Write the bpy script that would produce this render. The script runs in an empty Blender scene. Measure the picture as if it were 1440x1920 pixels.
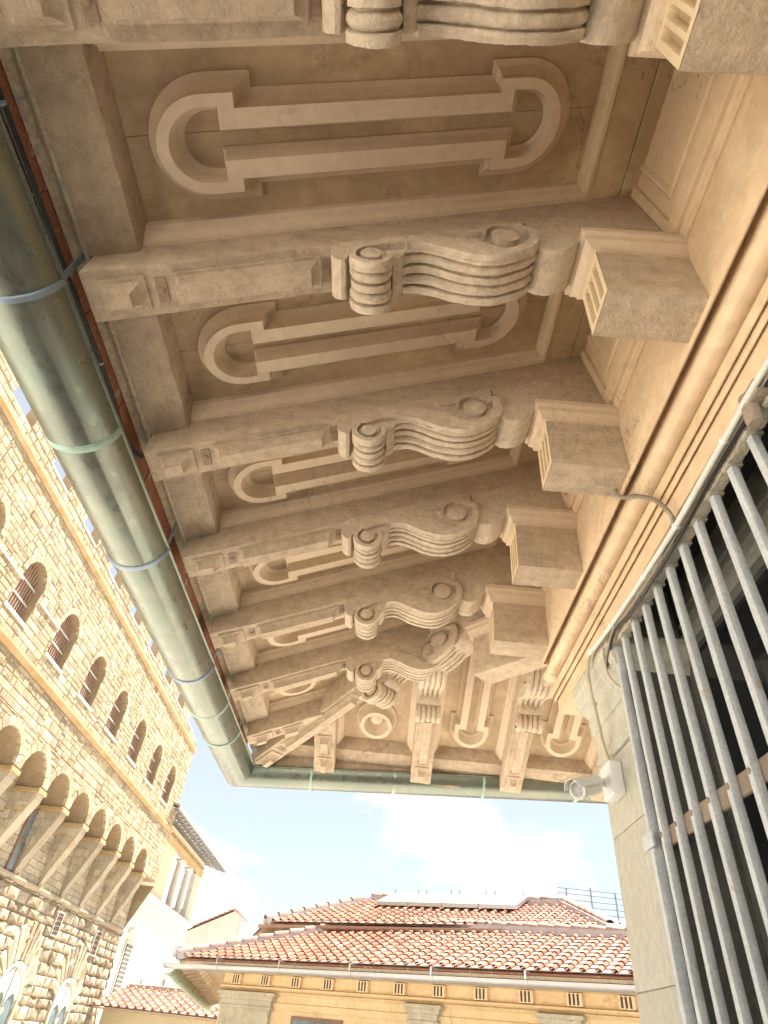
import bpy, bmesh, math, random
from mathutils import Vector, Matrix, noise as mnoise
random.seed(7)
PI = math.pi
SC = bpy.context.scene
COL = SC.collection
# ------------------------------------------------------------------ camera (eye at the origin, 1.6 m above the paving)
cd = bpy.data.cameras.new('camera')
cam = bpy.data.objects.new('camera', cd); COL.objects.link(cam)
cd.sensor_fit = 'VERTICAL'; cd.sensor_height = 24.0
cd.lens = 1124.1 / 1920.0 * 24.0
cd.clip_start = 0.05; cd.clip_end = 3000
cr, cdn, cf = Vector((.99561, -.02841, .08923)), Vector((.08525, .66918, -.73820)), Vector((-.03874, .74256, .66866))
cam.matrix_world = Matrix(((cr.x, -cdn.x, -cf.x, 0), (cr.y, -cdn.y, -cf.y, 0), (cr.z, -cdn.z, -cf.z, 0), (0, 0, 0, 1)))
SC.camera = cam
# ------------------------------------------------------------------ sky, sun, exposure
SUN_AZ = math.atan2(.76, .65); SUN_EL = math.radians(65)          # from +X +Y, high
w = bpy.data.worlds.new('World'); SC.world = w; w.use_nodes = True
nt = w.node_tree; N = nt.nodes; Lk = nt.links
bg = N['Background']; bg.inputs['Strength'].default_value = 0.05
sky = N.new('ShaderNodeTexSky'); sky.sky_type = 'NISHITA'; sky.sun_disc = False
sky.sun_elevation = SUN_EL; sky.sun_rotation = PI / 2 - SUN_AZ
sky.air_density = .8; sky.dust_density = .3; sky.ozone_density = 1.0; sky.altitude = 1800
tc = N.new('ShaderNodeTexCoord')
mp = N.new('ShaderNodeMapping'); mp.inputs['Scale'].default_value = (1, 1, 2.1); mp.inputs['Location'].default_value = (.35, 0, .1)
n1 = N.new('ShaderNodeTexNoise'); n1.inputs['Scale'].default_value = 3.1; n1.inputs['Detail'].default_value = 9; n1.inputs['Roughness'].default_value = .55
r1 = N.new('ShaderNodeValToRGB'); r1.color_ramp.elements[0].position = .54; r1.color_ramp.elements[1].position = .61
n2 = N.new('ShaderNodeTexNoise'); n2.inputs['Scale'].default_value = 6; n2.inputs['Detail'].default_value = 6
r2 = N.new('ShaderNodeValToRGB'); r2.color_ramp.elements[0].position = .3; r2.color_ramp.elements[1].position = .7
r2.color_ramp.elements[0].color = (2.8, 2.82, 2.85, 1); r2.color_ramp.elements[1].color = (3.5, 3.5, 3.5, 1)
mx = N.new('ShaderNodeMixRGB')
Lk.new(tc.outputs['Generated'], mp.inputs['Vector']); Lk.new(mp.outputs['Vector'], n1.inputs['Vector']); Lk.new(mp.outputs['Vector'], n2.inputs['Vector'])
sx = N.new('ShaderNodeSeparateXYZ'); Lk.new(tc.outputs['Generated'], sx.inputs[0])          # cumulus gathers towards the horizon all round
ab = N.new('ShaderNodeMath'); ab.operation = 'MULTIPLY_ADD'; Lk.new(sx.outputs['Z'], ab.inputs[0]); ab.inputs[1].default_value = -.42; ab.inputs[2].default_value = .135
ac = N.new('ShaderNodeMath'); ac.operation = 'ADD'; Lk.new(ab.outputs[0], ac.inputs[0]); Lk.new(n1.outputs['Fac'], ac.inputs[1])
Lk.new(ac.outputs[0], r1.inputs['Fac'])
Lk.new(n2.outputs['Fac'], r2.inputs['Fac'])
Lk.new(r1.outputs['Color'], mx.inputs['Fac']); hz = N.new('ShaderNodeMixRGB'); hz.inputs['Fac'].default_value = .68; hz.inputs['Color2'].default_value = (2.45, 2.48, 2.45, 1)   # thin high haze over the whole sky
Lk.new(sky.outputs['Color'], hz.inputs['Color1']); Lk.new(hz.outputs['Color'], mx.inputs['Color1']); Lk.new(r2.outputs['Color'], mx.inputs['Color2'])
Lk.new(mx.outputs['Color'], bg.inputs['Color'])
sl = bpy.data.lights.new('sun', 'SUN'); sl.energy = 3.3; sl.angle = math.radians(.53); sl.color = (1.0, .95, .88)
so = bpy.data.objects.new('sun', sl); COL.objects.link(so)
sd = Vector((math.cos(SUN_EL) * math.cos(SUN_AZ), math.cos(SUN_EL) * math.sin(SUN_AZ), math.sin(SUN_EL)))
so.rotation_euler = sd.to_track_quat('Z', 'Y').to_euler()
so.location = sd * 60
SC.view_settings.view_transform = 'Standard'; SC.view_settings.look = 'None'
SC.view_settings.gamma = 1; SC.view_settings.exposure = 2.9
SC.cycles.max_bounces = 8; SC.cycles.diffuse_bounces = 6; SC.cycles.glossy_bounces = 4
SC.cycles.use_denoising = True
# ------------------------------------------------------------------ materials
def nmat(name):
    m = bpy.data.materials.new(name); m.use_nodes = True
    return m, m.node_tree.nodes, m.node_tree.links, m.node_tree.nodes['Principled BSDF']
def ramp(N_, a, b, ca=(0, 0, 0, 1), cb=(1, 1, 1, 1)):
    r = N_.new('ShaderNodeValToRGB'); e = r.color_ramp.elements
    e[0].position = a; e[1].position = b; e[0].color = ca; e[1].color = cb
    return r
def noise(N_, L_, vec, scale, detail=5, rough=.55, dist=0):
    n = N_.new('ShaderNodeTexNoise'); n.inputs['Scale'].default_value = scale; n.inputs['Detail'].default_value = detail
    n.inputs['Roughness'].default_value = rough; n.inputs['Distortion'].default_value = dist
    L_.new(vec, n.inputs['Vector']); return n.outputs['Fac']
def mixc(N_, L_, fac, a, b, mode='MIX'):
    m = N_.new('ShaderNodeMixRGB'); m.blend_type = mode
    for s, v in ((m.inputs['Fac'], fac), (m.inputs['Color1'], a), (m.inputs['Color2'], b)):
        if hasattr(v, 'is_linked') or hasattr(v, 'links'): L_.new(v, s)
        elif isinstance(v, (int, float)): s.default_value = v
        else: s.default_value = (*v, 1)
    return m.outputs['Color']
def surf(name, c1, c2, scale=2.0, rough=.85, bump=.25, bscale=60, spots=None, spot_at=(.6, .68), metal=0, rnd=0, stretch=None, dirt=.25, flake=0, crack=0, grain=None, spec=.3, obj=False):
    """painted / stone / metal surface: two-tone blotches, a third colour in patches, fine dirt, relief; rnd varies each piece"""
    m, N_, L_, p = nmat(name)
    if obj:
        vec = N_.new('ShaderNodeTexCoord').outputs['Object']
    else:
        vec = N_.new('ShaderNodeNewGeometry').outputs['Position']
    if stretch:
        q = N_.new('ShaderNodeMapping'); q.inputs['Scale'].default_value = stretch; L_.new(vec, q.inputs['Vector']); vec = q.outputs['Vector']
    f1 = noise(N_, L_, vec, scale, 6, .6, .4)
    r = ramp(N_, .35, .65); L_.new(f1, r.inputs['Fac'])
    col = mixc(N_, L_, r.outputs['Color'], c1, c2)
    if spots:
        fs = noise(N_, L_, vec, scale * 2.3, 8, .62, .8); rs = ramp(N_, *spot_at); L_.new(fs, rs.inputs['Fac'])
        col = mixc(N_, L_, rs.outputs['Color'], col, spots)
    fd = noise(N_, L_, vec, scale * 15, 8, .7)
    rd = ramp(N_, .3, .7, (1 - dirt,) * 3 + (1,), (1 + dirt * .35,) * 3 + (1,)); L_.new(fd, rd.inputs['Fac'])
    col = mixc(N_, L_, 1.0, col, rd.outputs['Color'], 'MULTIPLY')
    if rnd:
        oi = N_.new('ShaderNodeObjectInfo'); ge = N_.new('ShaderNodeNewGeometry')
        ad = N_.new('ShaderNodeMath'); ad.operation = 'ADD'; L_.new(oi.outputs['Random'], ad.inputs[0]); L_.new(ge.outputs['Random Per Island'], ad.inputs[1])
        fr = N_.new('ShaderNodeMath'); fr.operation = 'FRACT'; L_.new(ad.outputs[0], fr.inputs[0])
        rr = ramp(N_, 0, 1, (1 - rnd, 1 - rnd * 1.05, 1 - rnd * 1.15, 1), (1 + rnd * .55, 1 + rnd * .5, 1 + rnd * .4, 1)); L_.new(fr.outputs[0], rr.inputs['Fac'])
        col = mixc(N_, L_, 1.0, col, rr.outputs['Color'], 'MULTIPLY')
    if crack:
        fc = noise(N_, L_, vec, 1.7, 6, .62, .5); rc = N_.new('ShaderNodeValToRGB'); e_ = rc.color_ramp.elements
        e_[0].position = .492; e_[0].color = (1, 1, 1, 1); e_[1].position = .508; e_[1].color = (1, 1, 1, 1)
        k_ = rc.color_ramp.elements.new(.5); k_.color = (1 - crack,) * 3 + (1,)
        L_.new(fc, rc.inputs['Fac']); fm = noise(N_, L_, vec, 1.1, 2); rm = ramp(N_, .45, .6); L_.new(fm, rm.inputs['Fac'])
        col = mixc(N_, L_, rm.outputs['Color'], col, mixc(N_, L_, 1.0, col, rc.outputs['Color'], 'MULTIPLY'))
    gr = None
    if grain:
        gv_ = N_.new('ShaderNodeTexCoord').outputs['Object']; gm = N_.new('ShaderNodeMapping'); gm.inputs['Scale'].default_value = grain; L_.new(gv_, gm.inputs['Vector'])
        gr = noise(N_, L_, gm.outputs['Vector'], 1.0, 7, .7, .3); rgn = ramp(N_, .34, .66, (.90, .89, .88, 1), (1.05, 1.05, 1.05, 1)); L_.new(gr, rgn.inputs['Fac'])
        col = mixc(N_, L_, 1.0, col, rgn.outputs['Color'], 'MULTIPLY')
    ff = None
    if flake:
        ff0 = noise(N_, L_, vec, 26, 9, .72, 1.0); fz_ = noise(N_, L_, vec, 1.6, 3); az = N_.new('ShaderNodeMath'); az.operation = 'MULTIPLY_ADD'
        L_.new(fz_, az.inputs[0]); az.inputs[1].default_value = .5; L_.new(ff0, az.inputs[2])
        rf = ramp(N_, .86, .89); L_.new(az.outputs[0], rf.inputs['Fac']); ff = rf.outputs['Color']
        col = mixc(N_, L_, ff, col, mixc(N_, L_, .45, col, spots or c2))
    L_.new(col, p.inputs['Base Color'])
    p.inputs['Metallic'].default_value = metal
    p.inputs['Specular IOR Level'].default_value = spec
    rg = ramp(N_, .3, .7, (max(rough - .12, .05),) * 3 + (1,), (min(rough + .1, 1),) * 3 + (1,)); L_.new(fd, rg.inputs['Fac'])
    L_.new(rg.outputs['Color'], p.inputs['Roughness'])
    if bump:
        fb = noise(N_, L_, vec, bscale, 7, .68)
        h = fb
        if gr is not None:
            mg = N_.new('ShaderNodeMath'); mg.operation = 'MULTIPLY_ADD'; L_.new(gr, mg.inputs[0]); mg.inputs[1].default_value = 1.2; L_.new(fb, mg.inputs[2]); h = mg.outputs[0]
        fb = h
        if flake:
            ma = N_.new('ShaderNodeMath'); ma.operation = 'MULTIPLY_ADD'; L_.new(ff, ma.inputs[0]); ma.inputs[1].default_value = -flake; L_.new(fb, ma.inputs[2])
            h = ma.outputs[0]
        b = N_.new('ShaderNodeBump'); b.inputs['Strength'].default_value = bump; b.inputs['Distance'].default_value = .02
        L_.new(h, b.inputs['Height']); L_.new(b.outputs['Normal'], p.inputs['Normal'])
    return m
def plain(name, c, rough=.5, metal=0, spec=.5):
    m, N_, L_, p = nmat(name)
    p.inputs['Base Color'].default_value = (*c, 1); p.inputs['Roughness'].default_value = rough; p.inputs['Metallic'].default_value = metal
    p.inputs['Specular IOR Level'].default_value = spec
    return m
M = {}
M['beam'] = surf('beam_paint', (.52, .41, .295), (.58, .46, .335), 1.1, .9, .62, 75, (.66, .525, .36), (.60, .74), flake=1.6, crack=.18, dirt=.30, grain=(1.6, 18, 18))
M['board'] = surf('eave_board_paint', (.51, .40, .29), (.565, .45, .33), 1.1, .9, .62, 75, (.66, .525, .36), (.60, .74), flake=1.6, crack=.55, dirt=.30, grain=(16, 1.4, 16))
M['panel'] = surf('panel_paint', (.47, .355, .23), (.54, .41, .27), .9, .65, .14, 80, (.66, .53, .33), (.54, .70), crack=.4, dirt=.18, grain=(1.2, 14, 14))
M['mould'] = surf('moulding_paint', (.59, .465, .335), (.63, .50, .365), 1.2, .72, .12, 80, (.70, .56, .38), (.60, .74), crack=.25, dirt=.15)
M['scroll'] = surf('scroll_paint', (.57, .46, .34), (.63, .515, .385), 1.8, .92, .58, 75, (.72, .63, .51), (.60, .72), flake=1.3, dirt=.32)
M['frieze'] = surf('frieze_paint', (.655, .49, .315), (.72, .55, .36), 1.1, .75, .14, 60, (.79, .64, .44), (.56, .74), crack=.45, dirt=.17)
M['flute'] = surf('fluted_end_paint', (.62, .49, .315), (.68, .545, .36), 4, .85, .3, 60, dirt=.2)
M['edge'] = surf('eave_edge_paint', (.66, .54, .38), (.74, .62, .42), 3, .9, .5, 60, (.52, .47, .41), (.56, .63), flake=.8, dirt=.4)
M['iron_plate'] = surf('iron_plate', (.30, .22, .16), (.36, .26, .18), 9, .8, .4, 90, (.42, .25, .13), (.6, .7))
M['copper'] = surf('copper_patina', (.15, .17, .145), (.24, .24, .19), .8, .34, .04, 22, (.16, .22, .185), (.44, .82), metal=.8, stretch=(1.5, 1.0, 1.5), dirt=.05, spec=.5)
M['copper_light'] = surf('copper_seam', (.30, .36, .30), (.34, .50, .43), 6, .55, .2, 50, metal=.3)
M['terra_edge'] = surf('terracotta_edge', (.30, .115, .06), (.37, .16, .09), 5, .85, .5, 70, (.50, .43, .36), (.58, .66), dirt=.4)
M['cast'] = surf('cast_rail', (.52, .49, .40), (.62, .58, .47), 9, .85, .9, 38, (.66, .54, .30), (.58, .66), dirt=.5)
M['pale'] = surf('pale_loggia_stone', (.56, .45, .30), (.62, .52, .37), 1.5, .9, .2, 20, dirt=.2)
M['shutter_tan'] = surf('tan_window_back', (.38, .27, .17), (.46, .34, .22), 2, .9, .2, 20, dirt=.3)
M['stone'] = surf('grey_sandstone', (.50, .485, .40), (.55, .535, .45), 2.3, .9, .35, 45, (.44, .44, .41), (.6, .72), dirt=.24, stretch=(1, 1, .5))
M['iron'] = surf('worn_grey_iron', (.52, .56, .58), (.63, .67, .68), 5, .55, .35, 45, (.52, .45, .34), (.62, .72), dirt=.25, metal=.05)
M['rust'] = surf('rusty_iron', (.30, .235, .175), (.38, .31, .24), 8, .8, .45, 50, (.34, .19, .10), (.62, .70), dirt=.35)
M['black_iron'] = surf('dark_frame', (.10, .105, .095), (.14, .145, .125), 3, .55, .15, 40, dirt=.3)
M['head'] = surf('window_head_paint', (.26, .265, .23), (.31, .31, .265), 3, .6, .12, 50, dirt=.3)
M['white'] = plain('white_plastic', (.74, .75, .74), .38)
M['offwhite'] = surf('conduit_plastic', (.66, .64, .58), (.72, .70, .64), 10, .5, .05, 50)
M['beige'] = surf('beige_conduit', (.55, .49, .36), (.60, .54, .40), 12, .6, .05, 50)
M['grey_flex'] = surf('grey_flexible_conduit', (.30, .26, .20), (.36, .32, .25), 14, .5, .05, 50, metal=.3)
M['black'] = plain('black_rubber', (.018, .019, .022), .42)
M['blue_clip'] = plain('blue_grey_clip', (.22, .28, .34), .4, .6)
M['lens'] = surf('lens_glass', (.30, .29, .29), (.42, .41, .41), 60, .15, 0)
M['dark'] = plain('painted_recess_shade', (.05, .045, .04), .9)  # near-black put in for the shade inside flutes, openings and the room
M['glass'] = plain('window_glass', (.012, .014, .016), .03, 0, .6)
M['glass2'] = surf('far_window_glass', (.10, .14, .15), (.20, .26, .28), .6, .12, 0)
M['plaster'] = surf('white_plaster', (.50, .48, .43), (.56, .54, .48), 1.1, .95, .1, 20, dirt=.16)
M['yellow'] = surf('yellow_plaster', (.50, .43, .28), (.55, .48, .32), 1.0, .95, .1, 20, (.44, .37, .26), (.62, .75), dirt=.15)
M['ochre'] = surf('ochre_facade', (.60, .45, .26), (.66, .51, .31), 1.5, .9, .2, 20, (.50, .37, .24), (.58, .7), dirt=.25)
M['capital'] = surf('weathered_capital_stone', (.40, .37, .28), (.52, .48, .37), 4, .95, .4, 25, (.27, .25, .21), (.58, .68), dirt=.4)
M['pz'] = surf('palazzo_stone', (.35, .28, .17), (.42, .355, .24), 1.2, .95, .5, 14, (.46, .43, .35), (.54, .66), rnd=.36, dirt=.42)
M['pzcore'] = surf('palazzo_mortar', (.27, .20, .12), (.33, .255, .16), 1.6, .95, .5, 10, dirt=.35)
M['pzrough'] = surf('palazzo_rusticated_stone', (.31, .245, .155), (.42, .365, .27), .9, .95, .8, 9, (.45, .435, .39), (.54, .64), rnd=.40, dirt=.5)
M['pzsmooth'] = surf('palazzo_dressed_stone', (.40, .345, .25), (.48, .425, .325), 1.0, .95, .3, 12, (.40, .29, .15), (.56, .66), rnd=.22, dirt=.35)
M['pzsill'] = surf('palazzo_sill_stone', (.50, .47, .41), (.56, .54, .48), 2, .9, .2, 15, dirt=.25)
M['pzochre'] = surf('palazzo_string_course', (.36, .235, .105), (.44, .33, .19), 1.4, .95, .4, 12, dirt=.35)
M['bars'] = plain('brown_bars', (.30, .20, .15), .7)
M['wood'] = surf('brown_shutter', (.20, .12, .08), (.26, .16, .11), 4, .8, .2, 30)
M['tile'] = surf('terracotta_tile', (.36, .125, .075), (.40, .18, .115), 1.3, .9, .4, 30, (.46, .31, .235), (.54, .66), rnd=.36, dirt=.3)
M['pan'] = surf('terracotta_pan_tile', (.40, .24, .185), (.45, .31, .25), 1.3, .92, .4, 30, (.45, .40, .35), (.52, .64), rnd=.2, dirt=.3)
M['mortar'] = surf('roof_mortar', (.46, .42, .42), (.55, .51, .50), 3, .95, .5, 20, (.36, .33, .33), (.56, .66), dirt=.3)
M['zinc'] = surf('zinc_gutter', (.34, .33, .33), (.42, .41, .41), 2, .45, .1, 20, metal=.5, stretch=(.6, .6, 4))
M['green_gutter'] = surf('green_far_gutter', (.36, .45, .33), (.42, .50, .37), 1.2, .6, .1, 12, metal=.1)
M['brown_gutter'] = surf('brown_gutter', (.32, .22, .16), (.38, .27, .2), 2, .6, .1, 20)
M['grey_wood'] = surf('grey_rafters', (.24, .24, .25), (.31, .31, .32), 2, .9, .2, 20)
M['panel_blue'] = plain('solar_glass', (.58, .62, .66), .12, 0, .9)
M['alu'] = plain('aluminium', (.6, .62, .64), .35, .8)
M['metal_roof'] = surf('pale_metal_roof', (.60, .64, .66), (.66, .70, .72), 1, .4, .05, 10, metal=.3)
M['rail'] = plain('dark_rail', (.20, .22, .24), .5, .5)
M['terrace'] = surf('terrace_bounce_grey', (.47, .43, .37), (.53, .49, .42), .8, .9, .3, 12, dirt=.2)  # toned darker than the open ground to weaken bounce from below
M['ground'] = surf('stone_paving', (.58, .53, .45), (.64, .59, .51), .6, .9, .3, 12, dirt=.2)
# ------------------------------------------------------------------ mesh helpers
class MB:
    def __init__(s): s.v = []; s.f = []
    def add(s, vs, fs):
        o = len(s.v); s.v += [tuple(x) for x in vs]; s.f += [tuple(i + o for i in f) for f in fs]; return s
    def box(s, a, b, fn=None):
        x0, y0, z0 = a; x1, y1, z1 = b
        vs = [(x0, y0, z0), (x1, y0, z0), (x1, y1, z0), (x0, y1, z0), (x0, y0, z1), (x1, y0, z1), (x1, y1, z1), (x0, y1, z1)]
        if fn: vs = [fn(*q) for q in vs]
        return s.add(vs, [(0, 3, 2, 1), (4, 5, 6, 7), (0, 1, 5, 4), (1, 2, 6, 5), (2, 3, 7, 6), (3, 0, 4, 7)])
    def prism(s, poly, a, b, fn):
        """poly of 2-D points extruded between parameters a and b: fn(p, q, t)"""
        n = len(poly); vs = [fn(p, q, a) for p, q in poly] + [fn(p, q, b) for p, q in poly]
        fs = [tuple(range(n)), tuple(range(2 * n - 1, n - 1, -1))] + [(i, i + n, (i + 1) % n + n, (i + 1) % n) for i in range(n)]
        return s.add(vs, fs)
    def loft(s, rings, cap0=True, cap1=True, closed=True):
        n = len(rings[0]); vs = [q for r in rings for q in r]; fs = []
        for k in range(len(rings) - 1):
            for i in range(n if closed else n - 1):
                j = (i + 1) % n
                fs.append((k * n + i, k * n + j, (k + 1) * n + j, (k + 1) * n + i))
        if cap0: fs.append(tuple(range(n)))
        if cap1: fs.append(tuple(range((len(rings) - 1) * n, len(rings) * n)))
        return s.add(vs, fs)
    def tube(s, pts, r, seg=8, ribs=None):
        pts = [Vector(p) for p in pts]; rings = []
        prev = None
        for i, p in enumerate(pts):
            t = (pts[min(i + 1, len(pts) - 1)] - pts[max(i - 1, 0)]).normalized()
            if prev is None:
                a = t.orthogonal().normalized()
            else:
                a = (prev - t * prev.dot(t)).normalized()
            prev = a; b = t.cross(a)
            rr = r[i] if isinstance(r, (list, tuple)) else r
            rings.append([p + (a * math.cos(2 * PI * k / seg) + b * math.sin(2 * PI * k / seg)) * rr for k in range(seg)])
        return s.loft(rings)
    def mesh(s, name, bevel=0, seg=1, smooth=None, jitter=0, cuts=0, weld=1e-5):
        me = bpy.data.meshes.new(name); me.from_pydata(s.v, [], s.f)
        bm = bmesh.new(); bm.from_mesh(me)
        if weld: bmesh.ops.remove_doubles(bm, verts=bm.verts, dist=weld)
        bmesh.ops.recalc_face_normals(bm, faces=bm.faces)
        if cuts:
            ed = [e for e in bm.edges if e.calc_length() > cuts]
            for _ in range(6):
                ed = [e for e in bm.edges if e.calc_length() > cuts]
                if not ed: break
                bmesh.ops.subdivide_edges(bm, edges=ed, cuts=1, use_grid_fill=True)
        if bevel:
            ed = [e for e in bm.edges if len(e.link_faces) == 2 and e.calc_face_angle(0) > .5]
            bmesh.ops.bevel(bm, geom=ed, offset=bevel, segments=seg, affect='EDGES', profile=.6, clamp_overlap=True)
        if jitter:
            for v in bm.verts: v.co += Vector((random.uniform(-1, 1), random.uniform(-1, 1), random.uniform(-1, 1))) * jitter
        bm.to_mesh(me); bm.free()
        if smooth is not None:
            me.polygons.foreach_set('use_smooth', [True] * len(me.polygons)); me.set_sharp_from_angle(angle=math.radians(smooth))
        return me
def ob(name, me, mat=None, parent=None, loc=None, rot=None, scale=None, **pr):
    if isinstance(me, MB): me = me.mesh(name)
    o = bpy.data.objects.new(name, me); COL.objects.link(o)
    if mat and not me.materials: me.materials.append(M[mat])
    if parent: o.parent = parent
    if loc: o.location = loc
    if rot: o.rotation_euler = rot
    if scale: o.scale = scale
    for k, v in pr.items(): o[k] = v
    return o
def thing(name, label, cat, loc=(0, 0, 0), rot=None, group=None):
    o = bpy.data.objects.new(name, None); COL.objects.link(o); o.location = loc
    if rot: o.rotation_euler = rot
    o.empty_display_size = .1
    o['label'] = label; o['category'] = cat
    if group: o['group'] = group
    return o
def catmull(p, n=4):
    out = []
    for i in range(len(p) - 1):
        a, b, c, d = p[max(i - 1, 0)], p[i], p[i + 1], p[min(i + 2, len(p) - 1)]
        for k in range(n):
            t = k / n
            out.append(tuple(.5 * (2 * b[j] + (c[j] - a[j]) * t + (2 * a[j] - 5 * b[j] + 4 * c[j] - d[j]) * t * t + (3 * b[j] - a[j] - 3 * c[j] + d[j]) * t ** 3) for j in range(len(b))))
    out.append(tuple(p[-1])); return out
BASE = {}
def at_base(o, loc):
    o.location = loc; BASE[o.name] = Vector(loc); return o
_ob = ob
def ob(name, me, mat=None, parent=None, **k):
    o = _ob(name, me, mat, parent, **k)
    if parent and parent.name in BASE: o.matrix_parent_inverse = Matrix.Translation(-BASE[parent.name])
    return o
def stuff(o): o['kind'] = 'stuff'; return o
# ------------------------------------------------------------------ ground
g = MB().add([(-400, -300, -1.6), (400, -300, -1.6), (400, 700, -1.6), (-400, 700, -1.6)], [(0, 1, 2, 3)])
ob('ground', g, 'ground', kind='structure')
ob('terrace_bounce_sheet', MB().add([(-4.6, -20, -1.596), (7, -20, -1.596), (7, 11, -1.596), (-4.6, 11, -1.596)], [(0, 1, 2, 3)]), 'terrace', kind='structure')  # unseen sheet, added so bounced light comes more from the side
# ================================================================== the loggia building with its coffered eaves
XE, H0, T, YE, XF, YF = -1.268, 2.0, .42, 6.14, 1.04, 3.83
DD = XF - XE
LOG = at_base(thing('loggia', 'tan painted loggia with deep coffered wooden eaves on carved scroll brackets', 'building'), (1.19, 3.37, -1.6))
CL, SW = [], []
def spath():
    """outline of the scroll bracket seen from the side, (s, z above the eave edge), with how strongly the ribs show"""
    P = [(-.388, 2.392, 0), (-.388, 2.33, 0), (-.383, 2.29, 0), (-.366, 2.262, 0), (-.338, 2.248, 0), (-.322, 2.254, 0), (-.317, 2.272, 0), (-.314, 2.296, 0)]
    c, r = (-.222, 2.262), .085
    for a in range(158, 391, 14):
        P.append((c[0] + r * math.cos(math.radians(a)), c[1] + r * math.sin(math.radians(a)), 1))
    P += [(-.146, 2.318, 0), (-.138, 2.296, 0), (-.118, 2.302, 0), (-.104, 2.325, 0), (-.100, 2.352, 0)]
    S = [(-.098, 2.358), (-.075, 2.374), (-.04, 2.380), (-.006, 2.376), (.05, 2.354), (.104, 2.331), (.16, 2.316), (.212, 2.312), (.27, 2.321), (.321, 2.345), (.378, 2.388), (.42, 2.437), (.441, 2.487), (.444, 2.535), (.432, 2.585), (.402, 2.635), (.385, 2.72)]
    P += [(x, z, 1 if i > 0 else .4) for i, (x, z) in enumerate(catmull(S, 3))]
    return [(x - XE, z - 2.0, k) for x, z, k in P]
PROUD = .028; SWD = .170
RIB = [(0, 0), (.07, 0), (.095, .017), (.14, .008), (.20, .001), (.27, .001), (.33, .008), (.375, .02), (.405, .02), (.42, .006), (.58, .006), (.595, .02), (.625, .02), (.67, .008), (.73, .001), (.80, .001), (.86, .008), (.905, .017), (.93, 0), (1, 0)]
def ribbon(mb, pts, wid, l0, l1, fn):
    rings = []
    for i, p in enumerate(pts):
        a, b = pts[max(i - 1, 0)], pts[min(i + 1, len(pts) - 1)]
        t = Vector((b[0] - a[0], b[1] - a[1])).normalized(); n = Vector((-t.y, t.x)); q = Vector(p[:2]); w_ = wid[i] / 2
        A, B, C, D_ = q - n * w_, q + n * w_, q + n * w_ * .86, q - n * w_ * .92
        rings.append([fn(A.x, l0, A.y), fn(B.x, l0, B.y), fn(C.x, l1, C.y), fn(D_.x, l1, D_.y)])
    mb.loft(rings)
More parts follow.
